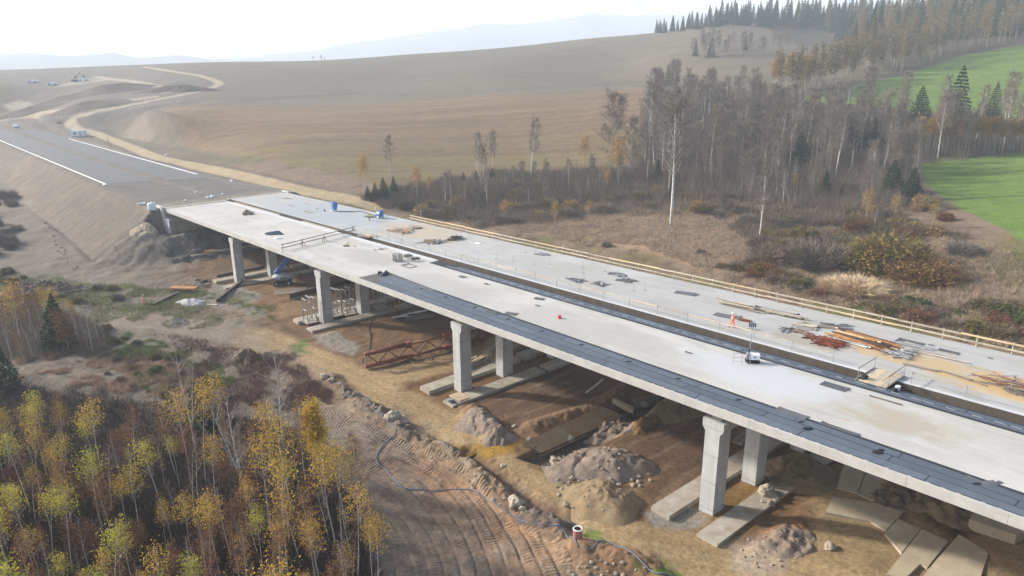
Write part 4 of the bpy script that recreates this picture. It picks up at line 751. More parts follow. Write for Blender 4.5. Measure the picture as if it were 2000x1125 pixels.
for i in range(30):
    u = 1795+i*8.2+R1_.uniform(-3, 3); v = 304-i*.3+R1_.uniform(-6, 3); (x, y), h = hpx(u, v, 226+R1_.uniform(-4, 16)); plant('oran', (x, y), h, 'orange-topped birch in the row along the lower green meadow', 'birch row along the lower green meadow')
for p, (u, v) in scatter([(1490, 180), (1600, 158), (1760, 105), (1870, 82), (1990, 70), (1990, 84), (1880, 106), (1750, 148), (1600, 180), (1535, 195)], 105, 3, R1_): plant('brownbirch', p, R1_.uniform(14, 20), 'brown-leaved slender tree in the belt above the upper green meadow', 'brown tree belt above the upper meadow')
for p, (u, v) in scatter([(1310, 100), (1420, 90), (1500, 95), (1540, 110), (1420, 118), (1320, 116)], 20, 5, R1_): plant('bare', p, R1_.uniform(9, 15), 'bare greyish tree in the clump on the far dry hillside', 'bare clump on the far hillside')
for p, (u, v) in scatter([(1500, 170), (1570, 160), (1600, 180), (1560, 195), (1500, 185)], 12, 5, R1_): plant('oran', p, R1_.uniform(12, 16), 'ochre-leaved tree at the tip of the upper meadow', 'ochre trees at the meadow tip')
HILLW = [(1290, 63), (1370, 52), (1440, 46), (1520, 46), (1600, 58), (1632, 70), (1640, 92), (1700, 104), (1800, 84), (1900, 76), (2080, 66), (2080, 0), (1980, 6), (1850, 22), (1650, 34), (1500, 36), (1400, 46), (1320, 56)]
for p, (u, v) in scatter(HILLW, 290, 4.5, R1_):
    sp = R1_.random() < (.93 if u < 1560 else .62 if u < 1700 else .34); k = 'fspruce' if sp else 'larch'; plant(k, p, R1_.uniform(17, 25)*(.75 if u < 1400 else 1), ('dark blue-green spruce' if sp else 'ochre larch')+(' on the hilltop skyline' if u < 1560 else ' on the right-hand forest hill'), 'conifers of the hilltop forest')
for i in range(64): u = 1282+i*5.8+R1_.uniform(-5, 5); x, y, z = at(u, np.interp(u, [1285, 1440, 1650], [66, 49, 62])); q = np.array((x, y))*R1_.choice((1.0, 1.02, 1.04)); plant('fspruce', q, R1_.uniform(14, 22)*(.7 if u < 1380 else 1), 'dark spruce on the hilltop skyline', 'conifers of the hilltop forest')
for u, v, vt in ((612, 119, 110), (628, 119, 108), (634, 119, 112)): (x, y), h = hpx(u, v, vt); plant('bare', (x, y), h, 'tiny bare tree alone on the far field skyline', 'tiny trees on the field skyline')
# bushes between bridge and woods
BUSH = [(1060, 440), (1400, 440), (1520, 420), (1700, 440), (1880, 470), (2060, 560), (2060, 660), (1850, 620), (1600, 560), (1400, 510), (1200, 470)]
for u, v, R_, hh, k, lb in ((1738, 516, 10.5, 7.6, 'sh_dome', 'huge round olive bush beyond the guardrail'), (1806, 542, 8, 5, 'sh_dome2', 'orange-olive bush on the right flank of the huge round one'), (1600, 512, 8.5, 6.4, 'sh_grey', 'big dark grey bush beside the crooked birch'), (1545, 505, 4.5, 4, 'sh_brown', 'dark brown bush between the birch and the grey bush'), (1660, 505, 5, 4.6, 'sh_grey', 'grey twiggy bush touching the olive one'), (1680, 450, 5, 4.2, 'sh_russet', 'dark red bush behind the grey one'), (1620, 465, 4, 3.2, 'sh_russet', 'smaller dark red bush left of the big red one'), (1880, 490, 5, 3.4, 'sh_grey', 'rounded grey bush below the green meadow'), (1490, 525, 3.4, 2.4, 'sh_dome2', 'ochre dome bush close to the guardrail'), (1680, 565, 4.5, 2.6, 'sh_reed', 'pale straw-coloured reed clump beyond the guardrail'), (1640, 560, 3.4, 2.2, 'sh_reed', 'smaller straw reed clump left of the large one'), (1740, 590, 4, 1.8, 'sh_russet', 'low purple-red bush right of the reeds'), (1440, 520, 3, 2, 'sh_brown', 'brown bush near the guardrail'), (1185, 475, 1.8, 1.6, 'sh_brown', 'dark tuft on the pink grass'), (1370, 488, 1.6, 1.2, 'sh_brown', 'dark little bush on the pink grass')):
    x, y, z = at(u, v+6); plant(k, (x, y), hh, lb, 'bushes beyond the guardrail', wide=R_/2.2*2.8/hh*.80)
for p, (u, v) in scatter([(1470, 475), (1640, 462), (1655, 520), (1600, 535), (1480, 525)], 20, 2.8, R1_): k = R1_.choice(('sh_grey', 'sh_brown', 'sh_brown', 'sh_olive', 'sh_mix')); plant(k, p, R1_.uniform(2.6, 4.4), {'sh_grey': 'grey', 'sh_brown': 'dark brown', 'sh_olive': 'ochre-leaved', 'sh_mix': 'olive-brown'}[k]+' bush in the thicket round the huge olive bush', 'bushes of the thicket', wide=1.35)
nm = dict(sh_grey='grey', sh_brown='brown', sh_olive='olive', sh_russet='russet', sh_mix='olive-brown', sh_gold='yellow', sh_green='green')
for p, (u, v) in scatter([(1400, 520), (1560, 545), (1760, 600), (2060, 600), (2060, 690), (1850, 640), (1600, 580)], 92, 2.0, R1_): k = R1_.choice(('sh_mix', 'sh_brown', 'sh_russet', 'sh_mix', 'sh_green', 'sh_olive')); plant(k, p, R1_.uniform(.9, 2.2), f'low {nm[k]} bush right behind the guardrail', 'low bushes behind the guardrail', wide=1.6)
for p, (u, v) in scatter([(780, 405), (900, 375), (1080, 360), (1250, 370), (1450, 395), (1640, 430), (1560, 470), (1420, 425), (1300, 412), (1100, 425), (960, 442), (860, 430)], 78, 2.8, R1_): k = R1_.choice(('sh_grey', 'sh_grey', 'sh_brown', 'sh_mix', 'sh_brown', 'sh_gold')); plant(k, p, R1_.uniform(1.8, 3.6), f'{nm[k]} bush on the near fringe of the woods', 'bushes on the fringe of the woods', wide=1.2)
for p, (u, v) in scatter([(1620, 420), (1800, 400), (1900, 440), (1880, 470), (1700, 470)], 18, 2.8, R1_): k = R1_.choice(('sh_gold', 'sh_mix', 'sh_russet', 'sh_gold', 'sh_grey')); plant(k, p, R1_.uniform(2, 4), f'{nm[k]} bush below the green meadow edge', 'bushes below the meadow edge', wide=1.1)
for L_ in PROTO.values():
    for o, n in L_:
        if n == 0:
            for ch in list(o.children): bpy.data.objects.remove(ch)
            bpy.data.objects.remove(o)
# uncountable ground cover
def cover(name, poly_px, n, length, w, m, spread=.5, seed=0, dens=None):
    r = np.random.default_rng(seed); P = np.array(poly_px, float); pts = []
    pw = np.array([at(*q)[:2] for q in P]); lo, hi = pw.min(0), pw.max(0)
    while len(pts) < n:
        u = r.uniform(P[:, 0].min(), P[:, 0].max(), n); v = r.uniform(P[:, 1].min(), P[:, 1].max(), n); k = sdist(P, u, v)+14*vnoise(u/28, v/16, seed+40) > 0; u, v = u[k], v[k]
        a, b, c = ray(u, v); z0 = np.interp(v, [380, 450, 600, 1100], [-7, -8, -7, -11.]); t = (z0-CAMH)/c
        for _ in range(6): t = t*.5+.5*((gz(a*t, b*t)-CAMH)/c)
        pts += list(zip(a*t, b*t))
    p = np.array(pts[:n]); 
    if dens is not None: p = p[fbm(p[:, 0], p[:, 1], dens, 3, seed+5) > -.12]
    n = len(p); X = np.c_[p, gz(p[:, 0], p[:, 1])-.05]; D = np.c_[r.normal(size=(n, 2))*spread, np.ones(n)]; D /= np.linalg.norm(D, axis=1)[:, None]; D *= (length*(.4+r.random(n)*.9)*(1+.5*fbm(p[:, 0], p[:, 1], 4, 2, seed)))[:, None]
    V, Fc = blades(X, D, w, r); return tag(add_mesh(name, V, Fc, [m], None, False), kind='stuff')
cover('undergrowth', [(-260, 760), (100, 760), (430, 800), (600, 860), (690, 980), (740, 1125), (755, 1400), (-260, 1400)], 120000, 1.7, .045, TW['dark'], .5, 1)  # twig colour darkened to carry the shade between the birch stems
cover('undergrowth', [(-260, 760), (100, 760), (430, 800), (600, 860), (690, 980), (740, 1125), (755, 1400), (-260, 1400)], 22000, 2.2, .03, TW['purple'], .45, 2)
cover('undergrowth', [(-80, 590), (110, 600), (235, 655), (210, 700), (60, 705), (-80, 725)], 15000, 1.6, .04, TW['brown'], .6, 15)
cover('grass', [(-80, 520), (120, 550), (300, 565), (440, 560), (330, 610), (60, 640), (-80, 640)], 30000, .7, .075, LM['grassg'], .9, 16, 4)
cover('undergrowth', [(750, 388), (1000, 372), (1270, 372), (1310, 415), (1050, 430), (950, 445), (830, 428)], 34000, 1.7, .05, TW['grey'], .55, 18, 7)
cover('undergrowth', [(1380, 420), (1640, 425), (1880, 450), (1900, 490), (1660, 475), (1480, 470)], 26000, 2.0, .05, TW['brown'], .5, 21, 9)
cover('grass', [(200, 600), (440, 565), (560, 610), (330, 645)], 12000, .5, .07, LM['grassg'], .9, 19, 3)
cover('undergrowth', [(320, 650), (560, 690), (650, 780), (560, 805), (440, 795), (360, 720)], 16000, .9, .045, TW['purple'], .7, 20, 3)
cover('undergrowth', WOOD_PX, 40000, 4.6, .07, TW['brown'], .3, 17)
cover('undergrowth', WOOD_PX+[], 95000, 3.2, .07, TW['grey'], .45, 3)
cover('undergrowth', [(690, 392), (760, 366), (850, 350), (1000, 340), (1240, 330), (1240, 372), (900, 382), (780, 408)], 42000, 2.0, .06, TW['brown'], .5, 14)
cover('undergrowth', [(800, 400), (1100, 370), (1400, 370), (1700, 400), (1640, 440), (1500, 430), (1300, 415), (1100, 428), (950, 442)], 34000, 2.3, .05, TW['brown'], .45, 4)
cover('grass', [(900, 430), (1300, 410), (1560, 450), (1900, 480), (2060, 520), (2060, 690), (1800, 640), (1480, 560), (1250, 490), (1000, 450)], 150000, .8, .10, LM['grass'], .9, 5)
cover('grass', [(1500, 520), (1900, 480), (2060, 520), (2060, 690), (1800, 640), (1480, 565)], 40000, .8, .09, LM['grassg'], .9, 6, 5)
cover('grass', [(30, 700), (150, 650), (260, 690), (400, 730), (430, 790), (250, 770), (40, 745)], 30000, .7, .07, LM['bracken'], .9, 7, 3)
cover('grass', [(180, 640), (280, 660), (380, 700), (470, 730), (430, 790), (280, 760)], 24000, .55, .07, LM['grassg'], .9, 8, 2.5)
cover('grass', [(-60, 520), (100, 540), (300, 565), (430, 570), (330, 600), (100, 610), (-60, 610)], 20000, .55, .05, LM['grassg'], .8, 9, 4)
# ---------------------------------------------------------------- hills in the haze
def far_hill(us, vs, Y, depth, seed):
    uu = np.linspace(us[0], us[-1], 260); vv = np.interp(uu, us, vs)+1.2*fbm(uu, uu*0, 60, 4, seed); rows = []
    for f in np.linspace(-1, 1, 22):
        yy = Y+f*depth; a, b, c = ray(uu, vv); zt = CAMH+c*Y/b; k = np.cos(f*math.pi/2)**1.2
        rows.append(np.c_[a/b*Y*(1+f*depth/Y), np.full_like(uu, yy), -60+(zt+60)*k*(1+.04*fbm(uu/40, np.full_like(uu, f*6), 1, 3, seed))])
    V = np.concatenate(rows); n = len(uu); i, j = np.meshgrid(np.arange(21), np.arange(n-1), indexing='ij'); k = (i*n+j).ravel()
    return tag(add_mesh('hill', V, np.stack([k, k+1, k+n+1, k+n], -1), [M['hill']]), kind='structure')
M['hill'] = mat('wooded_hill', (.13, .15, .13), .95, .4, .004)
far_hill([-900, 0, 60, 130, 220, 270, 330, 370, 430, 520, 640, 760], [108, 105, 103, 109, 104, 113, 108, 110, 118, 116, 122, 130], 3400, 350, 3)
far_hill([300, 480, 600, 700, 800, 860, 940, 1010, 1080, 1150, 1210, 1290, 1400, 1600, 2300, 2900], [125, 112, 100, 82, 68, 60, 47, 46, 42, 30, 28, 30, 25, 12, 10, 30], 4300, 500, 8)
# ---------------------------------------------------------------- things on the decks
def dpt(u, v, z=0.): s, n = dk(u, v); return B(s, n, z)
def around(c, d, th=TH): ca, sa = math.cos(th), math.sin(th); return (c[0]+d[0]*ca-d[1]*sa, c[1]+d[0]*sa+d[1]*ca, c[2]+d[2])
rp = random.Random(21)
gr = thing('guardrail', B(-40, 30.2), 'long plank guardrail on the outer edge of the farther deck', 'guardrail')
for s in np.arange(-39.6, 111, 3.05): b = vec(B(s, 30.16, -.1)); MB().beam(b, b+(0, 0, 1.34), .09, .09).build('post', M['plank'], gr)
s = -39.9
while s < 110:
    L_ = rp.choice((4.1, 6.1, 6.1, 9.1)); e = min(s+L_, 111)
    for z, p_ in ((1.10, .55), (.52, .25)):
        MB().beam(B(s, 30.08, z+rp.uniform(-.04, .03)), B(e-.02, 30.08, z+rp.uniform(-.04, .03)), .045, .17).build('rail', M['plank_new'] if rp.random() < p_ else M['plank'], gr)
    s = e
fe = thing('safety_fence', B(-36, 16.3), 'light pole fence with thin pale rails along the gap side of the farther deck', 'fence')
ps = list(np.arange(-34, 54, 4.15))+list(np.arange(60.2, 111, 4.3))
for s in ps: b = vec(B(s, 16.3, 0)); MB().tube([b, b+(rp.gauss(0, .02), rp.gauss(0, .02), 1.2)], .026, 5).build('post', M['grey_st'], fe)
for a, c in zip(ps[:-1], ps[1:]):
    if c-a > 5: continue
    MB().beam(B(a, 16.34, 1.02), B(c, 16.34, 1.0+rp.uniform(-.06, .06)), .03, .10).build('rail', M['plank_new'] if rp.random() < .55 else M['plank'], fe)
    MB().tube([B(a, 16.34, .52), B((a+c)/2, 16.34, .50), B(c, 16.34, .52)], .014, 4).build('rail', M['plank'], fe)
ba = thing('barrier', dpt(620, 474), 'two-rail barrier on trestle legs running across the nearer deck', 'barrier')
bp_ = [dk(552, 490), dk(591, 480.5), dk(634, 472), dk(672, 461.5), dk(690, 455)]
for i, (s, n) in enumerate(bp_):
    b = vec(B(s, n)); mb = MB().beam(b, b+(0, 0, 1.35), .09, .09)
    if i:
        for d in ((.55, .15), (-.5, .2), (.1, -.55)): mb.beam(b+(d[0], d[1], 0), b+(0, 0, .95), .07, .07)
    mb.build('trestle', M['plank_old'] if i else M['plank'], ba)
for z in (.5, 1.05): MB().beam(B(bp_[0][0], bp_[0][1]-.1, z), B(bp_[4][0], bp_[4][1]+.6, z+.05), .06, .14).build('rail', M['plank_old'], ba)
def pile(name, u, v, label, cat, n, L, W_, H_, mats, part='board', sec=(.18, .05), dang=.12, th=TH, tube=False, seed=1, group=None, on=None):
    r = random.Random(seed); c = dpt(u, v) if on is None else on; t = thing(name, c, label, cat, group)
    for i in range(n):
        l = L*r.uniform(.55, 1.1); y = r.uniform(-W_/2, W_/2); lev = H_*r.random()*(1-abs(2*y/W_)**2*.7); a = th+r.gauss(0, dang); x = r.gauss(0, L*.13)
        m_ = around(c, (x, y, .04+lev), th); d = np.array((math.cos(a)*l/2, math.sin(a)*l/2, GR*l/2+r.gauss(0, .03)*l*.3)); mb = MB(); w = sec[0]*r.uniform(.7, 1.3)
        if tube: mb.tube([vec(m_)-d, vec(m_)+d], sec[0]/2, 6)
        else: mb.beam(vec(m_)-d, vec(m_)+d, w, sec[1])
        mb.build(part, M[r.choice(mats)], t)
    return t
pile('timber_pile', 1446, 600, 'neat grey plank stack with dark ends behind the orange worker', 'timber stack', 26, 5.4, 1.2, .42, ['plank', 'plank', 'plank_old'], dang=.015, seed=2)
pile('timber_pile', 1524, 614, 'long plank stack with a pale top board right of the first stack', 'timber stack', 22, 5.2, 1.0, .4, ['plank', 'plank', 'plank_old', 'plank'], dang=.02, seed=3)
for u, v in ((1481, 604), (1557, 621)): mb = MB(); c = dpt(u, v); [mb.rock((c[0]+rp.uniform(-.3, .3), c[1]+rp.uniform(-.3, .3), c[2]+.15+.2*rp.random()), .16, seed=int(u)+i, sub=1) for i in range(5)]; tag(mb.build('strap_bundle', M['black'], None, at_=c), f'black tangle of straps at the {"near" if u > 1500 else "far"} plank stack end', 'straps')
pile('beam_pile', 1683, 666, 'big heap of orange-brown timber beams on the farther deck', 'timber pile', 44, 5.6, 3.0, .5, ['orange_wood', 'orange_wood', 'orange_wood', 'plank_new', 'rust_dk'], 'beam', (.16, .12), .10, TH-.10, seed=4)
pile('rebar_heap', 1622, 671, 'largest dark red heap of rusty bars beside the orange beams', 'rebar heap', 60, 2.6, 2.2, .35, ['rust'], 'bar', (.07, .07), .45, TH, seed=5)
pile('rebar_heap', 1587, 661, 'small rusty bar heap near the mast head', 'rebar heap', 22, 1.6, 1.2, .15, ['rust', 'rust_dk'], 'bar', (.06, .06), .6, seed=6)
pile('rebar_heap', 1566, 649, 'thin scatter of rusty bars behind the small heap', 'rebar heap', 20, 2.2, 1.2, .12, ['rust', 'plank_old'], 'bar', (.07, .05), .3, seed=7)
pile('rebar_heap', 1455, 627, 'small flat rusty plate bundle beside the worker', 'rebar heap', 8, 1.5, .6, .12, ['rust'], 'bar', (.14, .06), .1, seed=8)
pile('tube_heap', 1766, 693, 'jumbled heap of short grey steel tubes near the footbridge', 'tube heap', 60, 1.5, 2.6, .45, ['galv', 'grey_st'], 'tube', (.075, .07), .75, tube=True, seed=9)
pile('tube_heap', 1735, 690, 'smaller clutch of grey tubes left of the jumbled heap', 'tube heap', 18, 1.5, 1.0, .3, ['galv'], 'tube', (.07, .07), .5, tube=True, seed=10)
pile('board_heap', 1580, 637, 'grey formwork boards lying flat beside the plank stacks', 'boards', 12, 2.4, 2.0, .12, ['plank', 'grey_st', 'plank_old'], 'board', (.6, .03), .2, seed=11)
pile('board_heap', 1618, 637, 'dark short boards between stacks and galvanised frames', 'boards', 14, 1.7, 1.5, .15, ['plank_old', 'grey_st', 'steel_dk'], 'board', (.35, .04), .4, seed=12)
pile('scrap_heap', 1536, 645, 'grey scrap of netting and straps near the tower lamps', 'scrap', 26, 1.4, 1.0, .2, ['steel_dk', 'tarp', 'grey_st'], 'strip', (.12, .04), .9, seed=13)
pile('frame_stack', 1651, 640, 'stack of galvanised frames beside the guardrail', 'frame stack', 16, 1.5, 1.5, .3, ['galv'], 'bar', (.06, .06), .04, seed=14, th=TH+.5)
pile('frame_stack', 1706, 677, 'rust-red frame holding short white boards', 'frame stack', 14, 1.2, 1.3, .25, ['plank', 'rust', 'galv'], 'bar', (.14, .06), .05, seed=15, th=TH+1.2)
pile('pipe_bundle', 1668, 675, 'two white pipes lying over the rusty heap', 'pipes', 3, 3.0, .4, .35, ['white', 'galv'], 'pipe', (.13, .1), .03, tube=True, seed=16)
pile('scrap_heap', 785, 452, 'tan and grey timber scrap on the farther deck left of the trestles', 'scrap', 34, 4.2, 2.6, .3, ['plank', 'plank_old', 'orange_wood', 'plank_old'], 'board', (.2, .07), .2, seed=17)
pile('scrap_heap', 810, 446, 'smaller grey timber scrap behind the tan one', 'scrap', 22, 2.8, 2.0, .35, ['plank_old', 'steel_dk', 'plank'], 'board', (.16, .08), .5, seed=18)
pile('scrap_heap', 848, 473, 'tangled dark scaffolding boards in the middle of the farther deck', 'scrap', 34, 3.6, 2.6, .35, ['plank_old', 'steel_dk', 'grey_st', 'plank_old'], 'board', (.12, .08), .45, seed=19)
pile('scrap_heap', 890, 468, 'dark upright scrap with legs right of the tangled boards', 'scrap', 28, 2.0, 2.0, .7, ['plank_old', 'steel_dk', 'rust_dk'], 'board', (.1, .1), .8, seed=20)
pile('scrap_heap', 720, 424, 'low dark rubble row near the two yellow-vested workers', 'scrap', 16, 2.0, .7, .25, ['plank_old', 'steel_dk', 'rust_dk'], 'board', (.2, .1), .4, seed=22)
pile('scrap_heap', 717, 462, 'loose planks at the gap end of the trestle barrier', 'scrap', 12, 3.5, 1.4, .3, ['plank', 'plank_new', 'plank_old'], 'board', (.16, .06), .5, seed=23)
pile('scrap_heap', 930, 475, 'two pale battens alone right of the upright scrap', 'scrap', 5, 2.2, .5, .12, ['white', 'plank'], 'board', (.12, .08), .1, seed=24)
for u, v, sd, lb in ((1225, 548, 31, 'dark flat scrap left of the curled mat on the farther deck'), (1172, 555, 32, 'dark mesh scraps near the gap fence'), (1205, 537, 33, 'grey strips strewn in front of the guardrail'), (1125, 548, 34, 'faint grey scraps left of the mesh scraps'), (1060, 497, 35, 'small cage scrap with thin rods before the guardrail')):
    pile('scrap_heap', u, v, lb, 'scrap', 14, 2.2, 1.6, .08, ['steel_dk', 'mat', 'grey_st'], 'strip', (.3, .03), .35, seed=sd)
pile('plank_pair', 1835, 697, 'long weathered planks end to end beside the sand stain', 'planks', 4, 5.5, .5, .05, ['plank_old', 'plank'], 'plank', (.22, .05), .03, seed=36)
pile('plank_pair', 1800, 680, 'long curled grey strips right of the orange beams', 'planks', 6, 4.2, .8, .12, ['plank_old', 'plank', 'grey_st'], 'plank', (.2, .05), .12, seed=37)
pile('plank_pair', 1877, 738, 'single grey board lying on the yellow sand', 'planks', 2, 4.2, .2, .04, ['plank_old'], 'plank', (.2, .05), .02, TH-.25, seed=38)
pile('plank_pair', 1908, 718, 'short tan board beside the yellow sand edge', 'planks', 2, 2.2, .3, .04, ['plank'], 'plank', (.25, .05), .02, seed=39)
pile('plank_pair', 1790, 717, 'wide grey plank reaching from tubes to sand', 'planks', 2, 2.8, .3, .04, ['plank_old'], 'plank', (.35, .05), .02, TH+.1, seed=40)
pile('wire_heap', 1972, 752, 'wire frames and rusty bars at the right picture edge', 'wire frames', 20, 4.5, 2.2, .3, ['steel_dk', 'rust', 'grey_st'], 'bar', (.05, .05), .5, tube=True, seed=41)
pile('board_heap', 1985, 765, 'dark grey board heap at the right picture edge', 'boards', 10, 2.0, 1.4, .25, ['steel_dk', 'plank_old'], 'board', (.3, .06), .2, seed=42)
pile('scrap_heap', 684, 478, 'flat brown offcuts beside the trestle barrier', 'scrap', 6, 2.6, .6, .08, ['plank_old', 'plank'], 'board', (.3, .05), .1, seed=43)
pile('scrap_heap', 744, 487, 'few dark offcuts right of the trestle barrier', 'scrap', 7, 1.0, 2.2, .05, ['rust_dk', 'plank_old'], 'board', (.2, .04), .3, seed=44)
pile('plank_pair', 1830, 705, 'dark double batten on the pale nearer deck', 'planks', 3, 2.6, .22, .04, ['steel_dk', 'plank_old'], 'plank', (.12, .05), .02, on=dpt(1723, 781), seed=45)
# bitumen mats
def sheet(u, v, L, Wd, label, a=0., m='mat', n=1, name='bitumen_mat', cat='mat'):
    c = dpt(u, v, .012); r = random.Random(int(u*7+v)); mb = MB()
    for i in range(n):
        o = around(c, (r.uniform(-.3, .3)*(i > 0)*L, r.uniform(-.3, .3)*(i > 0)*Wd, i*.012), TH+a); k = 7; g = []
        for y in (-1, 1):
            for x in range(k): g.append(around((o[0], o[1], o[2]+.005+.03*abs(r.gauss(0, 1))*(x in (0, k-1))), ((x/(k-1)-.5)*L, y*Wd/2, GR*(x/(k-1)-.5)*L), TH+a+i*.2))
        mb.add(g+[(p[0], p[1], p[2]+.008) for p in g], [(x, k+x, k+x+1, x+1) for x in range(k-1)]+[(2*k+x, 2*k+x+1, 3*k+x+1, 3*k+x) for x in range(k-1)]+[(x, x+1, 2*k+x+1, 2*k+x) for x in range(k-1)]+[(k+x, 3*k+x, 3*k+x+1, k+x+1) for x in range(k-1)]+[(0, 2*k, 3*k, k), (k-1, 2*k-1, 4*k-1, 3*k-1)])
    return tag(mb.build(name, M[m], None, at_=c), label, cat)
sheet(1630, 755, 2.3, 1.1, 'large dark mat with a tail in the middle of the nearer deck'); sheet(1652, 761, .9, .18, 'narrow mat offcut at the tail of the large dark mat')
sheet(1546, 808, 2.6, .95, 'dark mat touching the outer membrane above the fourth pier'); sheet(1640, 838, 3.0, .5, 'long narrow mat beside the outer membrane')
sheet(824, 562, 1.7, 1.0, 'grey mat beside the outer membrane near its start'); sheet(904, 541, 1.5, .9, 'small grey mat near the inner membrane start'); sheet(998, 613, 1.5, 1.0, 'light grey square mat by the outer membrane above the third pier', .35); sheet(966, 611, 1.5, .7, 'greyish mat left of the square one', 0, 'mat', 2)
sheet(1052, 583, 1.2, .8, 'pair of small mats in the middle of the nearer deck', .2, 'mat', 2); sheet(1062, 578, .8, .4, 'small offcut behind the pair of mats'); sheet(951, 555, .8, .5, 'tiny mat scrap beside the inner membrane'); sheet(1050, 597, .8, .45, 'faint mat scrap in front of the pair of mats')
sheet(1343, 574, 2.6, 1.2, 'curled grey mat alone on the farther deck', .15, 'mat', 2); sheet(1415, 617, 2.4, 1.3, 'dark mat left of the orange worker', .1, 'mat', 2); sheet(1777, 669, 2.5, 1.4, 'dark rectangular mat behind the orange beams'); sheet(1853, 687, 1.9, .8, 'dark mat close to the guardrail'); sheet(1818, 674, .5, .4, 'tiny dark mat between the two rectangular ones'); sheet(1934, 700, .4, .3, 'tiny dark scrap near the guardrail')
sheet(1912, 940, 1.6, .35, 'ragged dark mat strip at the outer membrane on the right', -.1); sheet(1930, 942, .9, .35, 'short leaning mat strip beside the ragged one', .9); sheet(1946, 945, 1.0, .3, 'thin mat strip right of the leaning one', 1.3); sheet(1345, 689, .8, .3, 'small grey scrap in the middle of the nearer deck', 0, 'mat')
sheet(1105, 588, .8, .5, 'grey scrap behind the pink-red bucket'); sheet(765, 543, 2.6, .12, 'blue-edged strip on the bare primer', .8, 'memb'); sheet(747, 551, 1.6, .12, 'second blue-edged strip on the bare primer', .8, 'memb')
for i, (u, v) in enumerate(((1085, 487), (1101, 479), (1118, 494), (1139, 523), (1182, 530), (1222, 554), (1074, 516), (1043, 517), (969, 505), (1003, 511), (1259, 567), (1237, 568), (1138, 534), (1026, 493), (1140, 545))):
    c = dpt(u, v); t = thing('rod_stand', c, 'thin upright rod on a small square plate on the farther deck', 'rod stand', 'rod stands on the farther deck'); MB().box(c, .45, .35, .03, TH).build('plate', M['grey_st'], t); MB().tube([vec(c), vec(c)+(0, 0, 1.1)], .015, 4).build('rod', M['grey_st'], t)
# tarps, cages, wire, frame, bags, buckets
def heap(name, u, v, r, h, m, label, cat, seed, el=1.5, rough=.5): c = dpt(u, v); mb = MB(); mb.rock((c[0], c[1], c[2]+.02), r, (el, 1, h/r), 3, rough, seed, cut=0.); return tag(mb.build(name, m, None, True, at_=c), label, cat)
heap('crumpled_tarp', 536, 457.5, .85, .45, M['navy'], 'crumpled dark blue sheet on the nearer deck', 'tarp', 3, 2.0); heap('crumpled_tarp', 543, 466, .45, .2, M['white'], 'pale crumpled sheet touching the dark blue one', 'tarp', 4, 1.6)
heap('rubble_heap', 483, 419, .75, .8, M['plank_old'], 'little grey rubble heap near the abutment end', 'rubble', 5, 1.1, .9)
for i, (u, v) in enumerate(((491, 420), (494, 417))): MB().box(dpt(u, v), .35, .3, .4, .3).build('block', M['steel_dk'], tag(thing('concrete_block', dpt(u, v), f'small dark block {"behind" if i else "beside"} the grey rubble heap', 'block'), None))
heap('scrap_sack', 676, 481, .35, .25, M['plank_old'], 'grey sack on the brown offcuts', 'sack', 6)
cg = thing('wire_cage', dpt(777, 510), 'grey cage of short bars on the nearer deck', 'cage'); c = vec(dpt(777, 510)); mb = MB()
for x in np.linspace(-.6, .6, 7):
    for y in (-.5, .5): p = vec(around(c, (x, y, 0))); mb.beam(p, p+(0, 0, 1.15), .06, .06)
for y in np.linspace(-.5, .5, 5):
    for x in (-.6, .6): p = vec(around(c, (x, y, 0))); mb.beam(p, p+(0, 0, 1.15), .06, .06)
mb.build('bars', M['steel_dk'], cg); mb = MB()
for z in (.05, .6, 1.12):
    for y in (-.5, .5): mb.beam(around(c, (-.63, y, z)), around(c, (.63, y, z)), .05, .05)
    for x in (-.6, .6): mb.beam(around(c, (x, -.5, z)), around(c, (x, .5, z)), .05, .05)
mb.build('rim', M['grey_st'], cg)
for i, (u, v, R_) in enumerate(((797, 505, .8), (812, 510, .75))):
    c = vec(dpt(u, v)); mb = MB(); q = random.Random(i+60)
    for k in range(14): a = q.random()*6.28; b = q.random()*3; rr = R_*q.uniform(.5, 1); mb.tube([c+(rr*math.cos(a+t)*(1.1), rr*math.sin(a+t)*.8, .12+.35*abs(math.sin(b+t*1.3))*R_+.02*k) for t in np.linspace(0, 5, 14)], .022, 4)
    tag(mb.build('wire_coil', M['steel_dk'], None, at_=c), f'tangled wire coil {"right of" if i else "next to"} the {"other coil" if i else "grey cage"}', 'wire coil')
fr = thing('wooden_frame', dpt(799, 520), 'empty rectangular timber frame lying in front of the coils', 'frame'); c = vec(dpt(799, 520, .06))
for a, b in (((-1.1, -.7), (1.1, -.7)), ((1.1, -.7), (1.1, .7)), ((1.1, .7), (-1.1, .7)), ((-1.1, .7), (-1.1, -.7))): MB().beam(around(c, (*a, 0)), around(c, (*b, 0)), .12, .1).build('batten', M['plank_old'], fr)
def bucket(u, v, r, h, m, label, cat='bucket', name='bucket', tilt=0):
    c = vec(dpt(u, v)); t = thing(name, c, label, cat); MB().tube([c, c+(tilt*h, 0, h)], [r*.85, r], 12).build('body', m, t); MB().tube([c+(tilt*h-r, 0, h), c+(tilt*h-.5*r, 0, h+r*.7), c+(tilt*h+.5*r, 0, h+r*.7), c+(tilt*h+r, 0, h)], .012, 4).build('handle', M['grey_st'], t); return t
bucket(742, 537, .3, .5, M['black'], 'black bucket beside the membrane start'); heap('bag', 749, 538, .4, .4, M['navy'], 'dark blue bag beside the black bucket', 'bag', 9, 1.3); heap('bag', 754, 535, .35, .42, M['black'], 'black bag behind the dark blue one', 'bag', 10, 1.1)
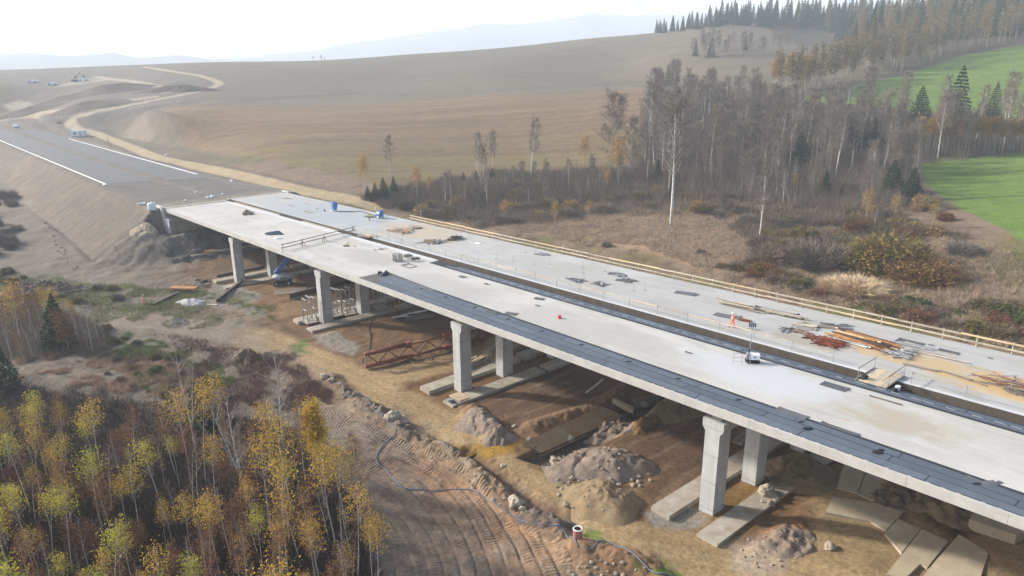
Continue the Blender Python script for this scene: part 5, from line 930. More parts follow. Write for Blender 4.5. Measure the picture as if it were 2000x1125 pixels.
bucket(1093, 622, .22, .32, M['red'], 'small pink-red bucket alone on the nearer deck'); bucket(1684, 742, .3, .5, M['black'], 'black tipped bucket on the inner membrane', tilt=.5); bucket(1753, 761, .22, .35, M['white'], 'white bucket right of the footbridge'); bucket(1748, 765, .2, .3, M['black'], 'small dark bucket touching the white one')
for u, v, lb in ((1714, 884, 'tiny drain stub on outer membrane at right'), (1577, 838, 'tangle of dark wire on the outer membrane')): heap('bitumen_lump', u, v, .22, .1, M['black'], lb, 'bitumen lump', int(u), 1.8)
# light tower
lt = thing('light_tower', dpt(1469, 708), 'mobile light tower with white engine box and tall mast', 'light tower'); c = vec(dpt(1469, 708)); T2 = TH+.72
MB().box(around(c, (0, 0, .12), T2), 2.0, 1.0, .5, T2).build('chassis', M['black'], lt); MB().box(around(c, (.22, 0, .62), T2), 1.5, 1.02, .78, T2).build('cabinet', M['white'], lt); MB().box(around(c, (.22, -.515, .95), T2), .3, .02, .2, T2).build('badge', M['steel_dk'], lt)
MB().box(around(c, (-.72, -.1, .6), T2), .45, .7, .95, T2).build('control_box', M['grey_st'], lt); MB().box(around(c, (-.96, -.1, .75), T2), .02, .3, .3, T2).build('warning_plate', M['red'], lt)
for x in (-.6, .6):
    for y in (-.5, .5): p = vec(around(c, (x, y, .22), T2)); a = vec(around((0, 0, 0), (0, .09, 0), T2)); MB().tube([p-a, p+a], .22, 12).build('wheel', M['black'], lt)
mb = MB(); p = vec(around(c, (-.5, .1, .7), T2)); mb.tube([p, p+(0, 0, 1.5)], .075, 8); mb.build('mast_base', M['black'], lt); MB().tube([p+(0, 0, 1.5), p+(.05, .05, 2.9)], .07, 8).build('mast', M['galv'], lt); MB().tube([p+(.05, .05, 2.9), p+(.08, .08, 5.0)], .055, 8).build('mast', M['galv'], lt)
hd = MB(); hp = p+(.08, .08, 5.0); hd.beam(around(hp, (-.5, 0, 0), T2), around(hp, (.5, 0, 0), T2), .06, .06); hd.build('lamp_bar', M['black'], lt)
for i in range(4):
    o = vec(around(hp, (-.39+.26*i, -.05, .02), T2)); f = MB().box(o+(0, 0, -.1), .17, .30, .55, T2).build('lamp', M['black'], lt); MB().box(vec(around(o, (.11, -.02, -.08), T2)), .08, .28, .5, T2).build('reflector', M['white'], f)
SCL = .64
lt.scale = (SCL,)*3
bf = thing('crowd_barrier', dpt(1448, 712), 'thin metal barrier left of the light tower', 'barrier'); c = vec(dpt(1448, 712)); mb = MB()
for x in np.linspace(-.8, .8, 3): q = vec(around(c, (x, 0, 0), T2)); mb.tube([q, q+(0, 0, 1.15)], .02, 4)
mb.build('post', M['grey_st'], bf); mb = MB(); [mb.tube([around(c, (-.8, 0, z), T2), around(c, (.8, 0, z), T2)], .016, 4) for z in (.3, .7, 1.12)]; mb.build('rail', M['grey_st'], bf)
# footbridge across the gap, hanging sheet, cover planks in the gap
fbs = 57.9; fb = thing('footbridge', B(fbs, 15, .02), 'small plywood footbridge crossing the gap between the decks', 'footbridge')
for i in range(5): MB().beam(B(fbs-1.0+.5*i, 13.6, .10), B(fbs-1.0+.5*i, 17.6, .12), .48, .05).build('board', M['plank_new'] if i % 2 else M['plank'], fb)
for ds in (-1.3, 1.3):
    for n in (14., 17.3): b = vec(B(fbs+ds, n, .1)); MB().tube([b, b+(0, 0, 1.15)], .03, 5).build('post', M['grey_st'], fb)
    MB().beam(B(fbs+ds, 13.7, 1.15), B(fbs+ds, 17.5, 1.18), .05, .1).build('handrail', M['plank'], fb); MB().beam(B(fbs+ds, 13.5, .16), B(fbs+ds, 17.5, .2), .04, .18).build('toe_board', M['plank'], fb)
c = B(69.8, 15.85, -.1); mb = MB(); mb.rock((c[0], c[1], c[2]-.15), .85, (.55, .4, 1.2), 3, .35, 77, cut=-1); tag(mb.build('hanging_sheet', M['tarp'], None, True, at_=c), 'grey sheet hanging over the gap side of the farther deck', 'sheet')
for s0, s1, lb in ((-95, -69, 'long weathered board row covering the gap near the abutment'), (-58, -43, 'shorter weathered board row covering the gap before the barrier')): tag(section(MB(), s0, s1, [(14.36, -.3), (14.36, -.36), (15.9, -.36), (15.9, -.3)]).build('cover_board', M['plank'], None, at_=B(s0, 15, -.3)), lb, 'boards')
# machines and workers
m1 = thing('blasting_machine', dpt(653, 413), 'upright blue blasting machine with hopper on the farther deck', 'machine'); c = vec(dpt(653, 413))
MB().box(around(c, (0, 0, .25)), 1.0, .8, .5, TH).build('blast_head', M['blue_lt'], m1); MB().box(around(c, (-.25, 0, .75)), .75, .75, 1.45, TH).build('body', M['blue_lt'], m1); MB().tube([vec(around(c, (.55, .1, .7))), vec(around(c, (.55, .1, 1.2))), vec(around(c, (.55, .1, 2.0)))], [.2, .42, .42], 10).build('hopper', M['blue'], m1)
for x, y in ((-.5, .45), (-.5, -.45), (.5, 0)): q = vec(around(c, (x, y, .2))); a = vec(around((0, 0, 0), (0, .07, 0))); MB().tube([q-a, q+a], .2, 10).build('wheel', M['white'], m1)
MB().tube([around(c, (-.5, -.3, 1.1)), around(c, (-1.1, -.3, 1.3)), around(c, (-1.1, .3, 1.3)), around(c, (-.5, .3, 1.1))], .035, 5).build('handle', M['steel_dk'], m1)
m2 = thing('dust_collector', dpt(742, 426), 'round blue dust collector on a trolley behind two workers', 'machine'); c = vec(dpt(742, 426))
MB().box(around(c, (0, 0, .2)), 2.0, 1.0, .12, TH).build('trolley', M['white'], m2); MB().tube([around(c, (-.9, 0, .85)), around(c, (-.6, 0, .85)), around(c, (.6, 0, .85)), around(c, (.85, 0, .85))], [.3, .58, .58, .35], 14).build('drum', M['blue'], m2); MB().box(around(c, (.4, 0, 1.3)), .8, .7, .35, TH).build('filter_box', M['blue'], m2)
for x in (-.7, .7):
    for y in (-.5, .5): q = vec(around(c, (x, y, .2))); a = vec(around((0, 0, 0), (0, .06, 0))); MB().tube([q-a, q+a], .2, 10).build('wheel', M['black'], m2)
q = [dpt(662, 413, .06), dpt(685, 413.5, .06), dpt(700, 413, .06), dpt(715, 416, .06), dpt(733, 422, .1), dpt(738, 424, .5)]; tag(MB().tube(smooth(q, 5), .07, 6).build('suction_hose', M['black'], None, True, at_=q[0]), 'dark suction hose between the two blue machines', 'hose')
bucket(634, 413, .2, .4, M['blue'], 'small blue canister left of the upright blue machine', 'canister', 'canister'); bucket(617, 408, .25, .4, M['white'], 'white canister on the farther deck near its end', 'canister', 'canister')
for u, v, L_, W_, lb in ((570, 402, 1.6, .5, 'dark ring of straps near the end of the farther deck'), (598, 397, .6, .4, 'small dark clump near the end of the farther deck'), (563, 388, 2.4, .8, 'brown boards at the end of the farther deck'), (603, 414, 3.0, .6, 'brown battens left of the blue canister'), (520, 395, .7, .3, 'little dark scrap at the deck end')): sheet(u, v, L_, W_, lb, .1, 'plank_old', 2, 'floor_scrap', 'scrap')
def person(u, v, face, vest, helm, label, arms, stride=.1, trous='trouser'):
    c = vec(dpt(u, v)); t = thing('person', c, label, 'person'); ca, sa = math.cos(face), math.sin(face)
    def w(x, y, z): return (x*ca-y*sa, x*sa+y*ca, z)         # x to the right, y forward
    J = {}; E = []
    def j(k, x, y, z, r): J[k] = (w(x, y, z), r)
    j('pel', 0, 0, .93, .15); j('wai', 0, 0, 1.08, .14); j('che', 0, .01, 1.30, .165); j('nec', 0, .02, 1.47, .065); j('hea', 0, .035, 1.60, .095); j('top', 0, .035, 1.69, .085)
    E += [('pel', 'wai'), ('wai', 'che'), ('che', 'nec'), ('nec', 'hea'), ('hea', 'top')]
    for sg, nm_ in ((-1, 'l'), (1, 'r')):
        st = stride*sg; j('hip'+nm_, .10*sg, 0, .86, .095); j('kne'+nm_, .11*sg, st*.6, .48, .065); j('ank'+nm_, .12*sg, st, .09, .042); j('toe'+nm_, .13*sg, st+.17, .04, .038); E += [('pel', 'hip'+nm_), ('hip'+nm_, 'kne'+nm_), ('kne'+nm_, 'ank'+nm_), ('ank'+nm_, 'toe'+nm_)]
        (ex, ey, ez), (hx, hy, hz_) = arms[0 if sg < 0 else 1]; j('sho'+nm_, .20*sg, 0, 1.40, .065); j('elb'+nm_, ex*sg, ey, ez, .047); j('wri'+nm_, hx*sg, hy, hz_, .03); E += [('che', 'sho'+nm_), ('sho'+nm_, 'elb'+nm_), ('elb'+nm_, 'wri'+nm_)]
        f = nrm(np.array((hx-ex, hy-ey, hz_-ez))); j('pal'+nm_, (hx+.07*f[0])*sg, hy+.07*f[1], hz_+.07*f[2], .032); E.append(('wri'+nm_, 'pal'+nm_))
        for k in range(4): o = (k-1.5)*.02; L_ = (.075, .09, .085, .065)[k]; j(f'f{k}{nm_}', (hx+(.07+L_)*f[0])*sg+.006, hy+(.07+L_)*f[1]+o, hz_+(.07+L_)*f[2]-.012, .009); E.append(('pal'+nm_, f'f{k}{nm_}'))
        j('th'+nm_, (hx+.07*f[0])*sg, hy+.07*f[1]+.055, hz_+.07*f[2]+.01, .010); E.append(('wri'+nm_, 'th'+nm_))
    def skin(name, keys, grow, mats, parent, split=None):
        ks = [k for k in J if k in keys]; me = bpy.data.meshes.new(name); ix = {k: i for i, k in enumerate(ks)}
        me.from_pydata([J[k][0] for k in ks], [(ix[a], ix[b]) for a, b in E if a in ix and b in ix], []); o = bpy.data.objects.new(name, me); COL.objects.link(o)
        sm = o.modifiers.new('s', 'SKIN'); o.modifiers.new('u', 'SUBSURF').levels = 2; o.modifiers['u'].render_levels = 2
        for i, k in enumerate(ks): d = me.skin_vertices[0].data[i]; d.radius = (J[k][1]+grow,)*2; d.use_root = (i == 0)
        dg = bpy.context.evaluated_depsgraph_get(); m2 = bpy.data.meshes.new_from_object(o.evaluated_get(dg)); bpy.data.objects.remove(o); m2.name = name
        m2.materials.clear(); [m2.materials.append(m) for m in mats]
        for p in m2.polygons: p.use_smooth = True; p.material_index = split(p.center) if split else 0
        o = bpy.data.objects.new(name, m2); COL.objects.link(o); o.parent = parent; return o
    skin('body', set(J), 0, [M['skin'], M[trous], M['boot']], t, lambda q: 2 if q.z < .12 else 1 if q.z < .95 and abs(q.x) < .35 and abs(q.y) < .45 and q.z < .9 else 0)
    skin('jacket', {'pel', 'wai', 'che', 'shol', 'shor', 'elbl', 'elbr', 'wril', 'wrir'}, .022, [M[vest], M['reflect']], t, lambda q: 1 if 1.03 < q.z < 1.09 else 0)
    mb = MB(); hc = J['hea'][0]; mb.rock((hc[0], hc[1], hc[2]+.06), .125, (1, 1, .95), 2, 0, 1, cut=0.); o = mb.build('helmet', M[helm], None, True); o.parent = t
    mb = MB(); f = w(0, .06, 0); mb.rock((hc[0]+f[0], hc[1]+f[1], hc[2]+.055), .13, (.95, .95, .12), 2, 0, 2); o = mb.build('helmet_brim', M[helm], None, True); o.parent = t
    mb = MB(); mb.rock(w(0, .135, 1.60), .02, (.8, 1, 1.3), 1, 0, 3); [mb.rock(w(x, .115, 1.625), .012, (1, .6, .8), 1, 0, 4, mi=1) for x in (-.035, .035)]; mb.rock(w(0, .118, 1.55), .016, (1.6, .5, .5), 1, 0, 5, mi=2); o = mb.build('face', [M['skin'], M['black'], M['rust']], None, True); o.parent = t
    return t
person(1430, 640, TH+2.5, 'hivis', 'helmet', 'worker in orange suit and white helmet walking by the plank stack', (((.36, .02, 1.2), (.30, .22, 1.08)), ((.34, -.04, 1.16), (.38, .08, .95))), .22, 'hivis')
person(721.5, 432, TH-1.2, 'hi_yel', 'helmet_y', 'worker in pale yellow vest and dark trousers standing on the deck', (((.30, .05, 1.15), (.22, .24, 1.05)), ((.30, .0, 1.14), (.30, .12, .9))), .16)
person(735.5, 421, TH+2.2, 'hi_yel', 'helmet_y', 'worker in yellow vest bending by the blue dust collector', (((.28, .15, 1.18), (.2, .38, 1.1)), ((.28, .15, 1.18), (.2, .38, 1.1))), .1)
# ---------------------------------------------------------------- things on the ground under and beside the bridge
def gp(u, v, dz=0.): x, y, z = at(u, v); return np.array((x, y, float(gz(x, y))+dz))
def lieb(u0, v0, u1, v1, w, h, m, label, name, cat, z=.0, lift=0., n=1, gap=.0):
    a, b = gp(u0, v0, h/2+z), gp(u1, v1, h/2+z+lift); c = (a+b)/2; t = thing(name, c-(0, 0, h/2), label, cat); d = nrm(b-a); sdv = np.array((-d[1], d[0], 0))
    for i in range(n): o = sdv*(i-(n-1)/2)*(w+gap); MB().beam(a+o, b+o, w, h).build('beam', M[m], t)
    return t
def ibeam(u0, v0, u1, v1, label, hh=.75, z=.15, m='rust_dk'):
    a, b = gp(u0, v0, z+hh/2), gp(u1, v1, z+hh/2); t = thing('steel_beam', (a+b)/2-np.array((0, 0, z+hh/2)), label, 'steel beam'); k = np.array((0, 0, hh/2-.03))
    MB().beam(a+k, b+k, .4, .06).build('top_flange', M['steel_dk'], t); MB().beam(a-k, b-k, .4, .06).build('bottom_flange', M[m], t); MB().beam(a, b, .05, hh-.12).build('web', M[m], t)
    mb = MB(); n = max(3, int(np.linalg.norm(b-a)/1.5)); [mb.beam(a+(b-a)*(i+.5)/n-k*.9, a+(b-a)*(i+.5)/n+k*.9, .22, .03) for i in range(n)]; mb.build('stiffener', M[m], t)
    for f in (.12, .88): q = a+(b-a)*f; MB().box((q[0], q[1], float(gz(q[0], q[1]))-.1), .9, .5, z+.12, TH+.8).build('bedding_block', M['plank_old'], t)
ibeam(424, 543, 516, 525, 'dark steel beam lying behind the first pier feet', .55); ibeam(424, 592, 474, 553, 'dark steel beam slanting in front of the first pier', .6); ibeam(566, 585, 686, 553, 'long dark steel beam passing behind the second pier', .9); ibeam(300, 598, 404, 549, 'long low steel beam on the bank left of the first pier', .5, .0)
lieb(335, 568, 385, 569, .5, .3, 'orange_wood', 'bright orange timber beams lying across the long low beam', 'timber_beams', 'timber', .5, 0, 3, .06)
lieb(1144, 773, 1178, 753, .28, .12, 'plank', 'pale plank leaning on the trench bank', 'plank', 'plank', .3, .5); lieb(404, 596, 425, 597, .35, .2, 'plank', 'short pale sleeper in front of the slanting beam', 'sleeper', 'sleeper', .0); lieb(535, 573, 600, 566, .8, .15, 'plank_old', 'brown mat of boards beside the long steel beam', 'board_mat', 'boards', .0, 0, 3, .1)
lieb(1440, 868, 1470, 842, .5, .3, 'plank_old', 'old boards behind the fourth pier', 'board_mat', 'boards', .0, 0, 2, .1)
# boom lift
bl = thing('boom_lift', gp(553, 556), 'blue boom lift with grey body reaching up under the deck', 'boom lift'); c = gp(553, 556); T3 = .25
MB().box(c+(0, 0, .45), 2.5, 1.6, .4, T3).build('chassis', M['black'], bl)
for x in (-.95, .95):
    for y in (-.95, .95): q = vec(around(c, (x, y, .48), T3)); a = vec(around((0, 0, 0), (0, .17, 0), T3)); wv = MB().tube([q-a, q+a], .48, 14).build('tyre', M['black'], bl); MB().tube([q-a*1.1, q+a*1.1], .2, 10).build('rim', M['body_grey'], wv)
mb = MB(); mb.rock(around(c, (0, 0, 1.35), T3), 1.0, (1.55, 1.0, .62), 3, .05, 1, cut=-.75); mb.build('turret', M['body_grey'], bl, True); MB().box(around(c, (.2, -1.02, 1.15), T3), .9, .04, .35, T3).build('panel', M['steel_dk'], bl)
d1 = around(c, (-.9, 0, 1.9), T3); e1 = gp(553, 556)+np.array((1.9, 1.0, 5.4)); MB().beam(d1, e1, .55, .75).build('boom', M['blue'], bl); MB().beam(e1, vec(e1)+(vec(e1)-vec(d1))*.35, .26, .32).build('inner_boom', M['plank'], bl)
mb = MB(); g = vec(e1)+(vec(e1)-vec(d1))*.35
for x in (-.9, .9):
    for y in (-.4, .4): q = vec(around(g, (x, y, 0), T3)); mb.tube([q, q+(0, 0, 1.1)], .03, 4)
for z in (0, .55, 1.1): mb.tube([around(g, (x, y, z), T3) for x, y in ((-.9, -.4), (.9, -.4), (.9, .4), (-.9, .4), (-.9, -.4))], .03, 4)
mb.build('basket', M['blue'], bl)
bl.scale = (1.2,)*3
# shoring towers beside and behind the second pier
def tower(c, w, d, h, label, th=TH):
    t = thing('shoring_tower', c, label, 'shoring tower', 'grey shoring towers under the decks'); cs = [vec(around(c, (x*w/2, y*d/2, 0), th)) for x, y in ((-1, -1), (1, -1), (1, 1), (-1, 1))]
    for q in cs: MB().tube([q, q+(0, 0, h)], .075, 6).build('leg', M['galv'], t)
    mb = MB(); Z = np.array((0, 0, 1.))
    for a, b in zip(cs, cs[1:]+cs[:1]):
        k = 2
        for i in range(k): z0, z1 = h*(.06+.9*i/k), h*(.06+.9*(i+1)/k); mb.tube([a+Z*z0, b+Z*z1], .04, 4); mb.tube([a+Z*z1, b+Z*z1], .04, 4)
        mb.tube([a+Z*h*.06, b+Z*h*.06], .04, 4)
    mb.build('bracing', M['galv'], t); MB().box((c[0], c[1], c[2]+h), w+.2, .2, .18, th).build('head_beam', M['galv'], t); MB().box((c[0], c[1], c[2]-.1), w+.5, d+.5, .1, th).build('base_plate', M['foot'], t); return t
def bs(s, n, dz=0): x, y = bxy(s, n); return np.array((x, y, float(np.interp(s, PIERS, PZ))+dz))
for s, n, h, lb in ((-22.2, -1.2, 4.0, 'shoring tower standing in front of the second pier column'), (-22.4, 3.4, 4.3, 'shoring tower between the second pier columns, nearer one'), (-21.6, 5.4, 4.3, 'shoring tower between the second pier columns, farther one'), (-20.4, 10.6, 4.2, 'shoring tower just behind the second pier'), (-18.6, 14.5, 4.2, 'shoring tower below the gap behind the second pier')): tower(bs(s, n, .1), 1.5, 1.5, h, lb)
for i, (s, n) in enumerate(((-39.5, 17), (-37.5, 18.5), (-35, 18), (-33.5, 19.5))): x, y = bxy(s, n); tower(np.array((x, y, float(gz(x, y)))), 1.4, 1.4, 4.2, 'shoring tower in the dark group behind the boom lift')
# red lattice girder on its bed
a, b = gp(714, 722), gp(945, 668); d = nrm((b-a)*np.array((1, 1, 0))); sd_ = np.array((-d[1], d[0], 0)); L = float(np.linalg.norm(b-a)); tr_ = thing('lattice_girder', (a+b)/2, 'red-brown lattice girder of tubes lying beside the haul road', 'girder')
a = a+(0, 0, .45); HG = 1.75
def gpt(x, y, z): return a+d*x+sd_*y+np.array((0, 0, z))
for y, z in ((0, 0), (0, HG)):
    if 1:
        for x0, x1, rr in ((0, 6.2, .30), (6.6, 12, .2), (12.3, 18, .27), (18.3, L, .2)): MB().tube([gpt(x0, y, z), gpt(x1-.02, y, z)], rr, 12).build('chord', M['red_steel'] if rr > .22 else M['orange_wood'] if (z > 0 and y == 0) else M['red_steel'], tr_, True)
        for x in (6.4, 12.15, 18.15): q = gpt(x, y, z); MB().ob(q, d*.30, sd_*.42, (0, 0, .42)).build('flange', M['red_steel'], tr_)
for y in (-.08, .08):
    mb = MB(); x = .3; k = 0
    while x < L-1.6: mb.beam(gpt(x, y, .15 if k % 2 else HG-.15), gpt(x+1.5, y, HG-.15 if k % 2 else .15), .13, .13); x += 1.5; k += 1
    mb.build('lattice', M['rust_dk'], tr_)
mb = MB()
for i in range(int(L/3)): mb.beam(gpt(.2+3*i, 0, HG), gpt(.2+3*i, 1.6, .0), .12, .12); mb.beam(gpt(.2+3*i, 0, 0), gpt(.2+3*i, 1.6, 0), .12, .12)
mb.build('cross_tie', M['rust_dk'], tr_); MB().tube([gpt(.05, 0, .3), gpt(.05, 0, HG-.25)], .09, 6).build('end_post', M['plank'], tr_)
# timber behind the third pier, yellow boards behind the second, pallet, boards on the ledge
def tpile(u, v, label, n, L_, W_, H_, mats, th, seed, sec=(.22, .09), da=.06, dz=0.): return pile('timber_pile', 0, 0, label, 'timber stack', n, L_, W_, H_, mats, 'board', sec, da, th, seed=seed, on=tuple(gp(u, v, dz)))
tpile(922, 718, 'nearest sawn timber stack between the third pier columns', 44, 3.6, 2.0, 1.3, ['plank', 'plank_new', 'plank'], TH+1.9, 81); tpile(942, 712, 'middle sawn timber stack between the third pier columns', 36, 4.0, 1.9, 1.2, ['plank_new', 'plank', 'orange_wood'], TH+1.75, 82); tpile(962, 700, 'rear sawn timber stack beside the third pier column', 36, 3.6, 2.0, 1.7, ['plank', 'plank_new'], TH+1.9, 83)
tpile(672, 600, 'yellow board pile behind the second pier towers', 34, 4, 2.6, 1.0, ['plank_new', 'plank'], TH+1.2, 84, da=.3); tpile(562, 543, 'yellow board pile behind the boom lift', 20, 3.5, 1.8, .8, ['plank_new', 'plank'], TH+.6, 85, da=.3); tpile(815, 617, 'dark planks and black sheets on the tan bank', 26, 5.5, 4, .4, ['steel_dk', 'steel_dk', 'black', 'plank_old', 'white'], TH+1.2, 86, (.35, .06), .25)
pl = thing('pallet', bs(17.2, -.9, .0), 'new wooden pallet on the footing of the third pier', 'pallet'); c = bs(16.9, -1.1, -.03)
for x in (-.9, 0, .9): MB().beam(around(c, (x, -.75, .12)), around(c, (x, .75, .12)), .12, .14).build('bearer', M['plank'], pl)
for y in np.linspace(-.7, .7, 6): MB().beam(around(c, (-1.0, y, .21)), around(c, (1.0, y, .21)), .14, .035).build('slat', M['plank_new'], pl)
c = bs(17.2, -2.4, 0.); heapm = MB(); heapm.rock(c, .35, (1.3, 1, .5), 2, .5, 14, cut=0); tag(heapm.build('blue_bag', M['navy'], None, True, at_=c), 'crumpled dark bag on the third pier footing', 'bag')
lp = [at(*p)[:2] for p in ((358, 485), (376, 504), (495, 483), (560, 470), (545, 462), (478, 473))]; zl = float(gz(*at(376, 504)[:2]))+.1
lg = tag(MB().prism(lp, zl-1.0, zl+.45).build('concrete_ledge', M['foot'], None, at_=(*lp[1], zl)), 'long concrete ledge on the slope beneath the abutment', 'ledge'); q = np.array(lp[0]); MB().ob((q[0]+.4, q[1]+.2, zl+.8), (.9, .1, 0), (-.1, .5, 0), (0, 0, .5)).build('upstand', M['foot'], lg)
pile('timber_pile', 0, 0, 'yellow boards lying on the concrete ledge', 'timber stack', 16, 4.2, 1.2, .25, ['plank_new', 'orange_wood'], 'board', (.25, .07), .12, .35, seed=87, on=(*at(398, 489)[:2], zl+.45))
# soil mounds, gravel, sand
def soil_mat(name, c, c2, sc=1.1): return mat(name, c, .95, .2, sc, .9, 3.2, col2=c2)
M['soil1'] = soil_mat('brown_soil', (.12, .085, .055), (.20, .15, .10)); M['soil2'] = soil_mat('tan_soil', (.17, .115, .058), (.25, .185, .105)); M['soil3'] = soil_mat('pale_soil', (.15, .112, .082), (.235, .185, .14)); M['sand'] = soil_mat('sand', (.23, .185, .125), (.30, .245, .17)); M['soil4'] = soil_mat('dark_soil', (.085, .062, .048), (.145, .11, .082))
def mound(u, v, R, h, m, label, seed, el=1., th=0., name='soil_mound', rough=.4):
    c = gp(u, v); n, k = 72, 34; vs = []; off = seed*7.1
    for i in range(k):
        f = i/(k-1)
        for j in range(n):
            a = 2*math.pi*j/n; rr = R*f*(1+.16*math.sin(2*a+seed)+.10*math.sin(5*a+seed*2)); x, y = rr*math.cos(a)*el, rr*math.sin(a); x, y = x*math.cos(th)-y*math.sin(th), x*math.sin(th)+y*math.cos(th)
            nz = mnoise.fractal(Vector((x*1.1+off, y*1.1, seed)), .75, 2.2, 6); pr = (1-f)**.9*(1-.25*math.exp(-f*9)); gx, gy = c[0]+x, c[1]+y
            vs.append((gx, gy, max(float(gz(gx, gy))-.05-.25*f, c[2]*0+float(gz(gx, gy))-.3+h*.85*pr*(1+rough*nz*.7)+.3*(1-f**4)*(1+rough*nz*1.6))))
    fs = [(i*n+j, i*n+(j+1) % n, (i+1)*n+(j+1) % n, (i+1)*n+j) for i in range(k-1) for j in range(n)]; mb = MB(); mb.add(vs, [q[::-1] for q in fs]); return tag(mb.build(name, M[m], None, True, at_=c), label, 'mound')
mound(1130, 900, 3.6, 1.2, 'soil3', 'pebbly left soil mound beside the stained slab', 1, 1.25, .5, rough=.16); mound(1192, 908, 4.0, 2.1, 'soil3', 'tallest grey-brown soil mound between third and fourth pier', 2, 1.1, .2, rough=.18); mound(1232, 905, 2.0, 1.4, 'soil1', 'low dark shoulder right of the tallest mound', 3, 1.2); mound(1175, 978, 3.7, 2.0, 'soil2', 'tan stony mound in front of the tallest one', 4, 1.1, .1, rough=.15); mound(1195, 842, 2.6, 1.0, 'soil3', 'flat soil tongue lying on the slab end', 5, 2.0, .55)
mound(936, 820, 2.3, .9, 'soil3', 'cracked grey soil mound in front of the dark pad', 6, 1.6, -.9, rough=.4); mound(975, 855, 1.8, .9, 'soil3', 'low soil mound at the brook corner', 7, 1.2); mound(1072, 1012, 2.0, .7, 'soil4', 'dark gravel heap beside the blue hose', 8, 1.5, -.3); mound(375, 592, 2.0, 1.1, 'gravel', 'small white gravel heap near the haul road', 9, 1.5, 0, 'gravel_heap', .15); mound(283, 448, 3.0, .8, 'sand', 'flat sand heap beside the abutment wing wall', 10, 1.5, .2, 'sand_heap', .25)
mound(1560, 925, 3.5, 1.6, 'soil2', 'ochre soil heap behind the fourth pier', 11, 1.4, .4, rough=.35); mound(1545, 1060, 2.2, .5, 'soil3', 'low reddish soil heap on the mud right of the fourth pier', 12, 1.3); mound(1775, 975, 2.4, 1.1, 'soil1', 'dark soil heap beside the concrete slabs', 13, 1.5, -.4, rough=.8); mound(1860, 1000, 3, 1.2, 'soil2', 'ochre bank behind the concrete slabs', 14, 1.6, -.6, rough=.6); mound(90, 570, 5, 2.2, 'soil4', 'dark rubble heap at the end of the embankment track', 15, 1.8, .1, rough=.9); mound(1330, 792, 3.2, 1.2, 'soil2', 'ochre spoil bank under the deck before the fourth pier', 16, 2.0, .6, rough=.3)
for i, (u, v, R_, h_) in enumerate(((215, 176, 16, 4.5), (120, 196, 14, 3), (345, 176, 12, 4), (55, 218, 12, 3), (175, 206, 12, 2.5))): mound(u, v, R_, h_, 'soil4', ('largest dark spoil bank on the far earthworks', 'dark spoil bank left of the largest one on the far earthworks', 'dark spoil bank inside the far bend of the haul road', 'low dark spoil bank at the left end of the earthworks', 'flat dark spoil bank above the blue container')[i], 30+i, 2.2, .1, rough=.3)
# boulders and stones
def boulder(u, v, r, label, seed, group=None, name='boulder', dz=.0): c = gp(u, v, dz); mb = MB(); mb.rock((c[0], c[1], c[2]+r*.35), r, (1.1, .95, .85), 3 if r > .5 else 2, .45, seed, cut=-.6); return tag(mb.build(name, M['stone'], None, r > .5, at_=c), label, 'boulder' if r > .3 else 'stone', group)
for i, (u, v, r, lb) in enumerate(((767, 818, .75, 'largest pale boulder on the bank by the mud'), (779, 828, .36, 'small round boulder left below the largest one'), (790, 824, .45, 'middle boulder right of the largest one'), (1006, 985, .62, 'pale round boulder alone at the ditch end'), (1020, 996, .32, 'flat grey stone beside the round boulder'), (1498, 967, .75, 'big tan boulder right of the fourth pier'), (1503, 987, .42, 'grey boulder below the big tan one'), (1513, 978, .33, 'small tan boulder beside the big tan one'), (1490, 982, .28, 'smallest stone left of the grey boulder'), (1086, 905, .6, 'blue-grey boulder at the foot of the pebbly mound'), (1172, 927, .5, 'grey boulder between the two tall mounds'), (1111, 860, .5, 'tan boulder on the stained slab edge'), (1620, 1070, .4, 'boulder on the muddy slab'), (1258, 793, .5, 'brown boulder at the channel head'), (634, 738, .5, 'pale broken block by the rutted mud corner'), (648, 745, .4, 'second pale block by the rutted mud corner'), (983, 912, .28, 'white stone beside the ditch'), (1005, 835, .3, 'white stone in front of the brook bank'), (1035, 860, .3, 'white stone in the brook'))): boulder(u, v, r, lb, 300+i)
R6 = random.Random(66); SP = []
def stones(poly, n, r0, r1, where, group):
    for p, (u, v) in scatter(poly, n, .5, R6):
        r = R6.uniform(r0, r1)**1.0
        if len(SP) < 6: mb = MB(); mb.rock((0, 0, .3), 1, (1.15, .95, .8), 2, .5, 400+len(SP), cut=-.7); o = mb.build('stone', M['stone']); SP.append(o)
        else: o = R6.choice(SP).copy(); COL.objects.link(o)
        o.location = (*p, float(gz(*p))+.0); o.scale = (r, r, r); o.rotation_euler = (0, 0, R6.random()*6.28); tag(o, f'pale stone lying {where}', 'stone', group)
stones([(1060, 890), (1110, 900), (1180, 930), (1100, 960), (1130, 1000), (1100, 995), (1080, 930)], 40, .08, .26, 'at the foot of the soil mounds', 'stones at the mounds')
stones([(1230, 930), (1270, 900), (1270, 940), (1230, 960)], 9, .12, .28, 'right of the tallest mound', 'stones right of the mound'); stones([(800, 840), (900, 900), (1000, 975), (1060, 1015), (1030, 1020), (940, 965), (850, 905)], 26, .06, .18, 'on the bank beside the ditch', 'stones on the ditch bank')
stones([(630, 735), (700, 760), (760, 820), (740, 830), (670, 790)], 18, .05, .16, 'on the bank by the rutted mud', 'stones on the mud bank'); stones([(1430, 1060), (1540, 1040), (1560, 1100), (1480, 1120)], 30, .05, .13, 'on the mud right of the fourth pier', 'stones right of the fourth pier'); stones([(780, 700), (900, 675), (900, 690), (800, 712)], 16, .1, .25, 'below the red girder', 'stones below the girder')
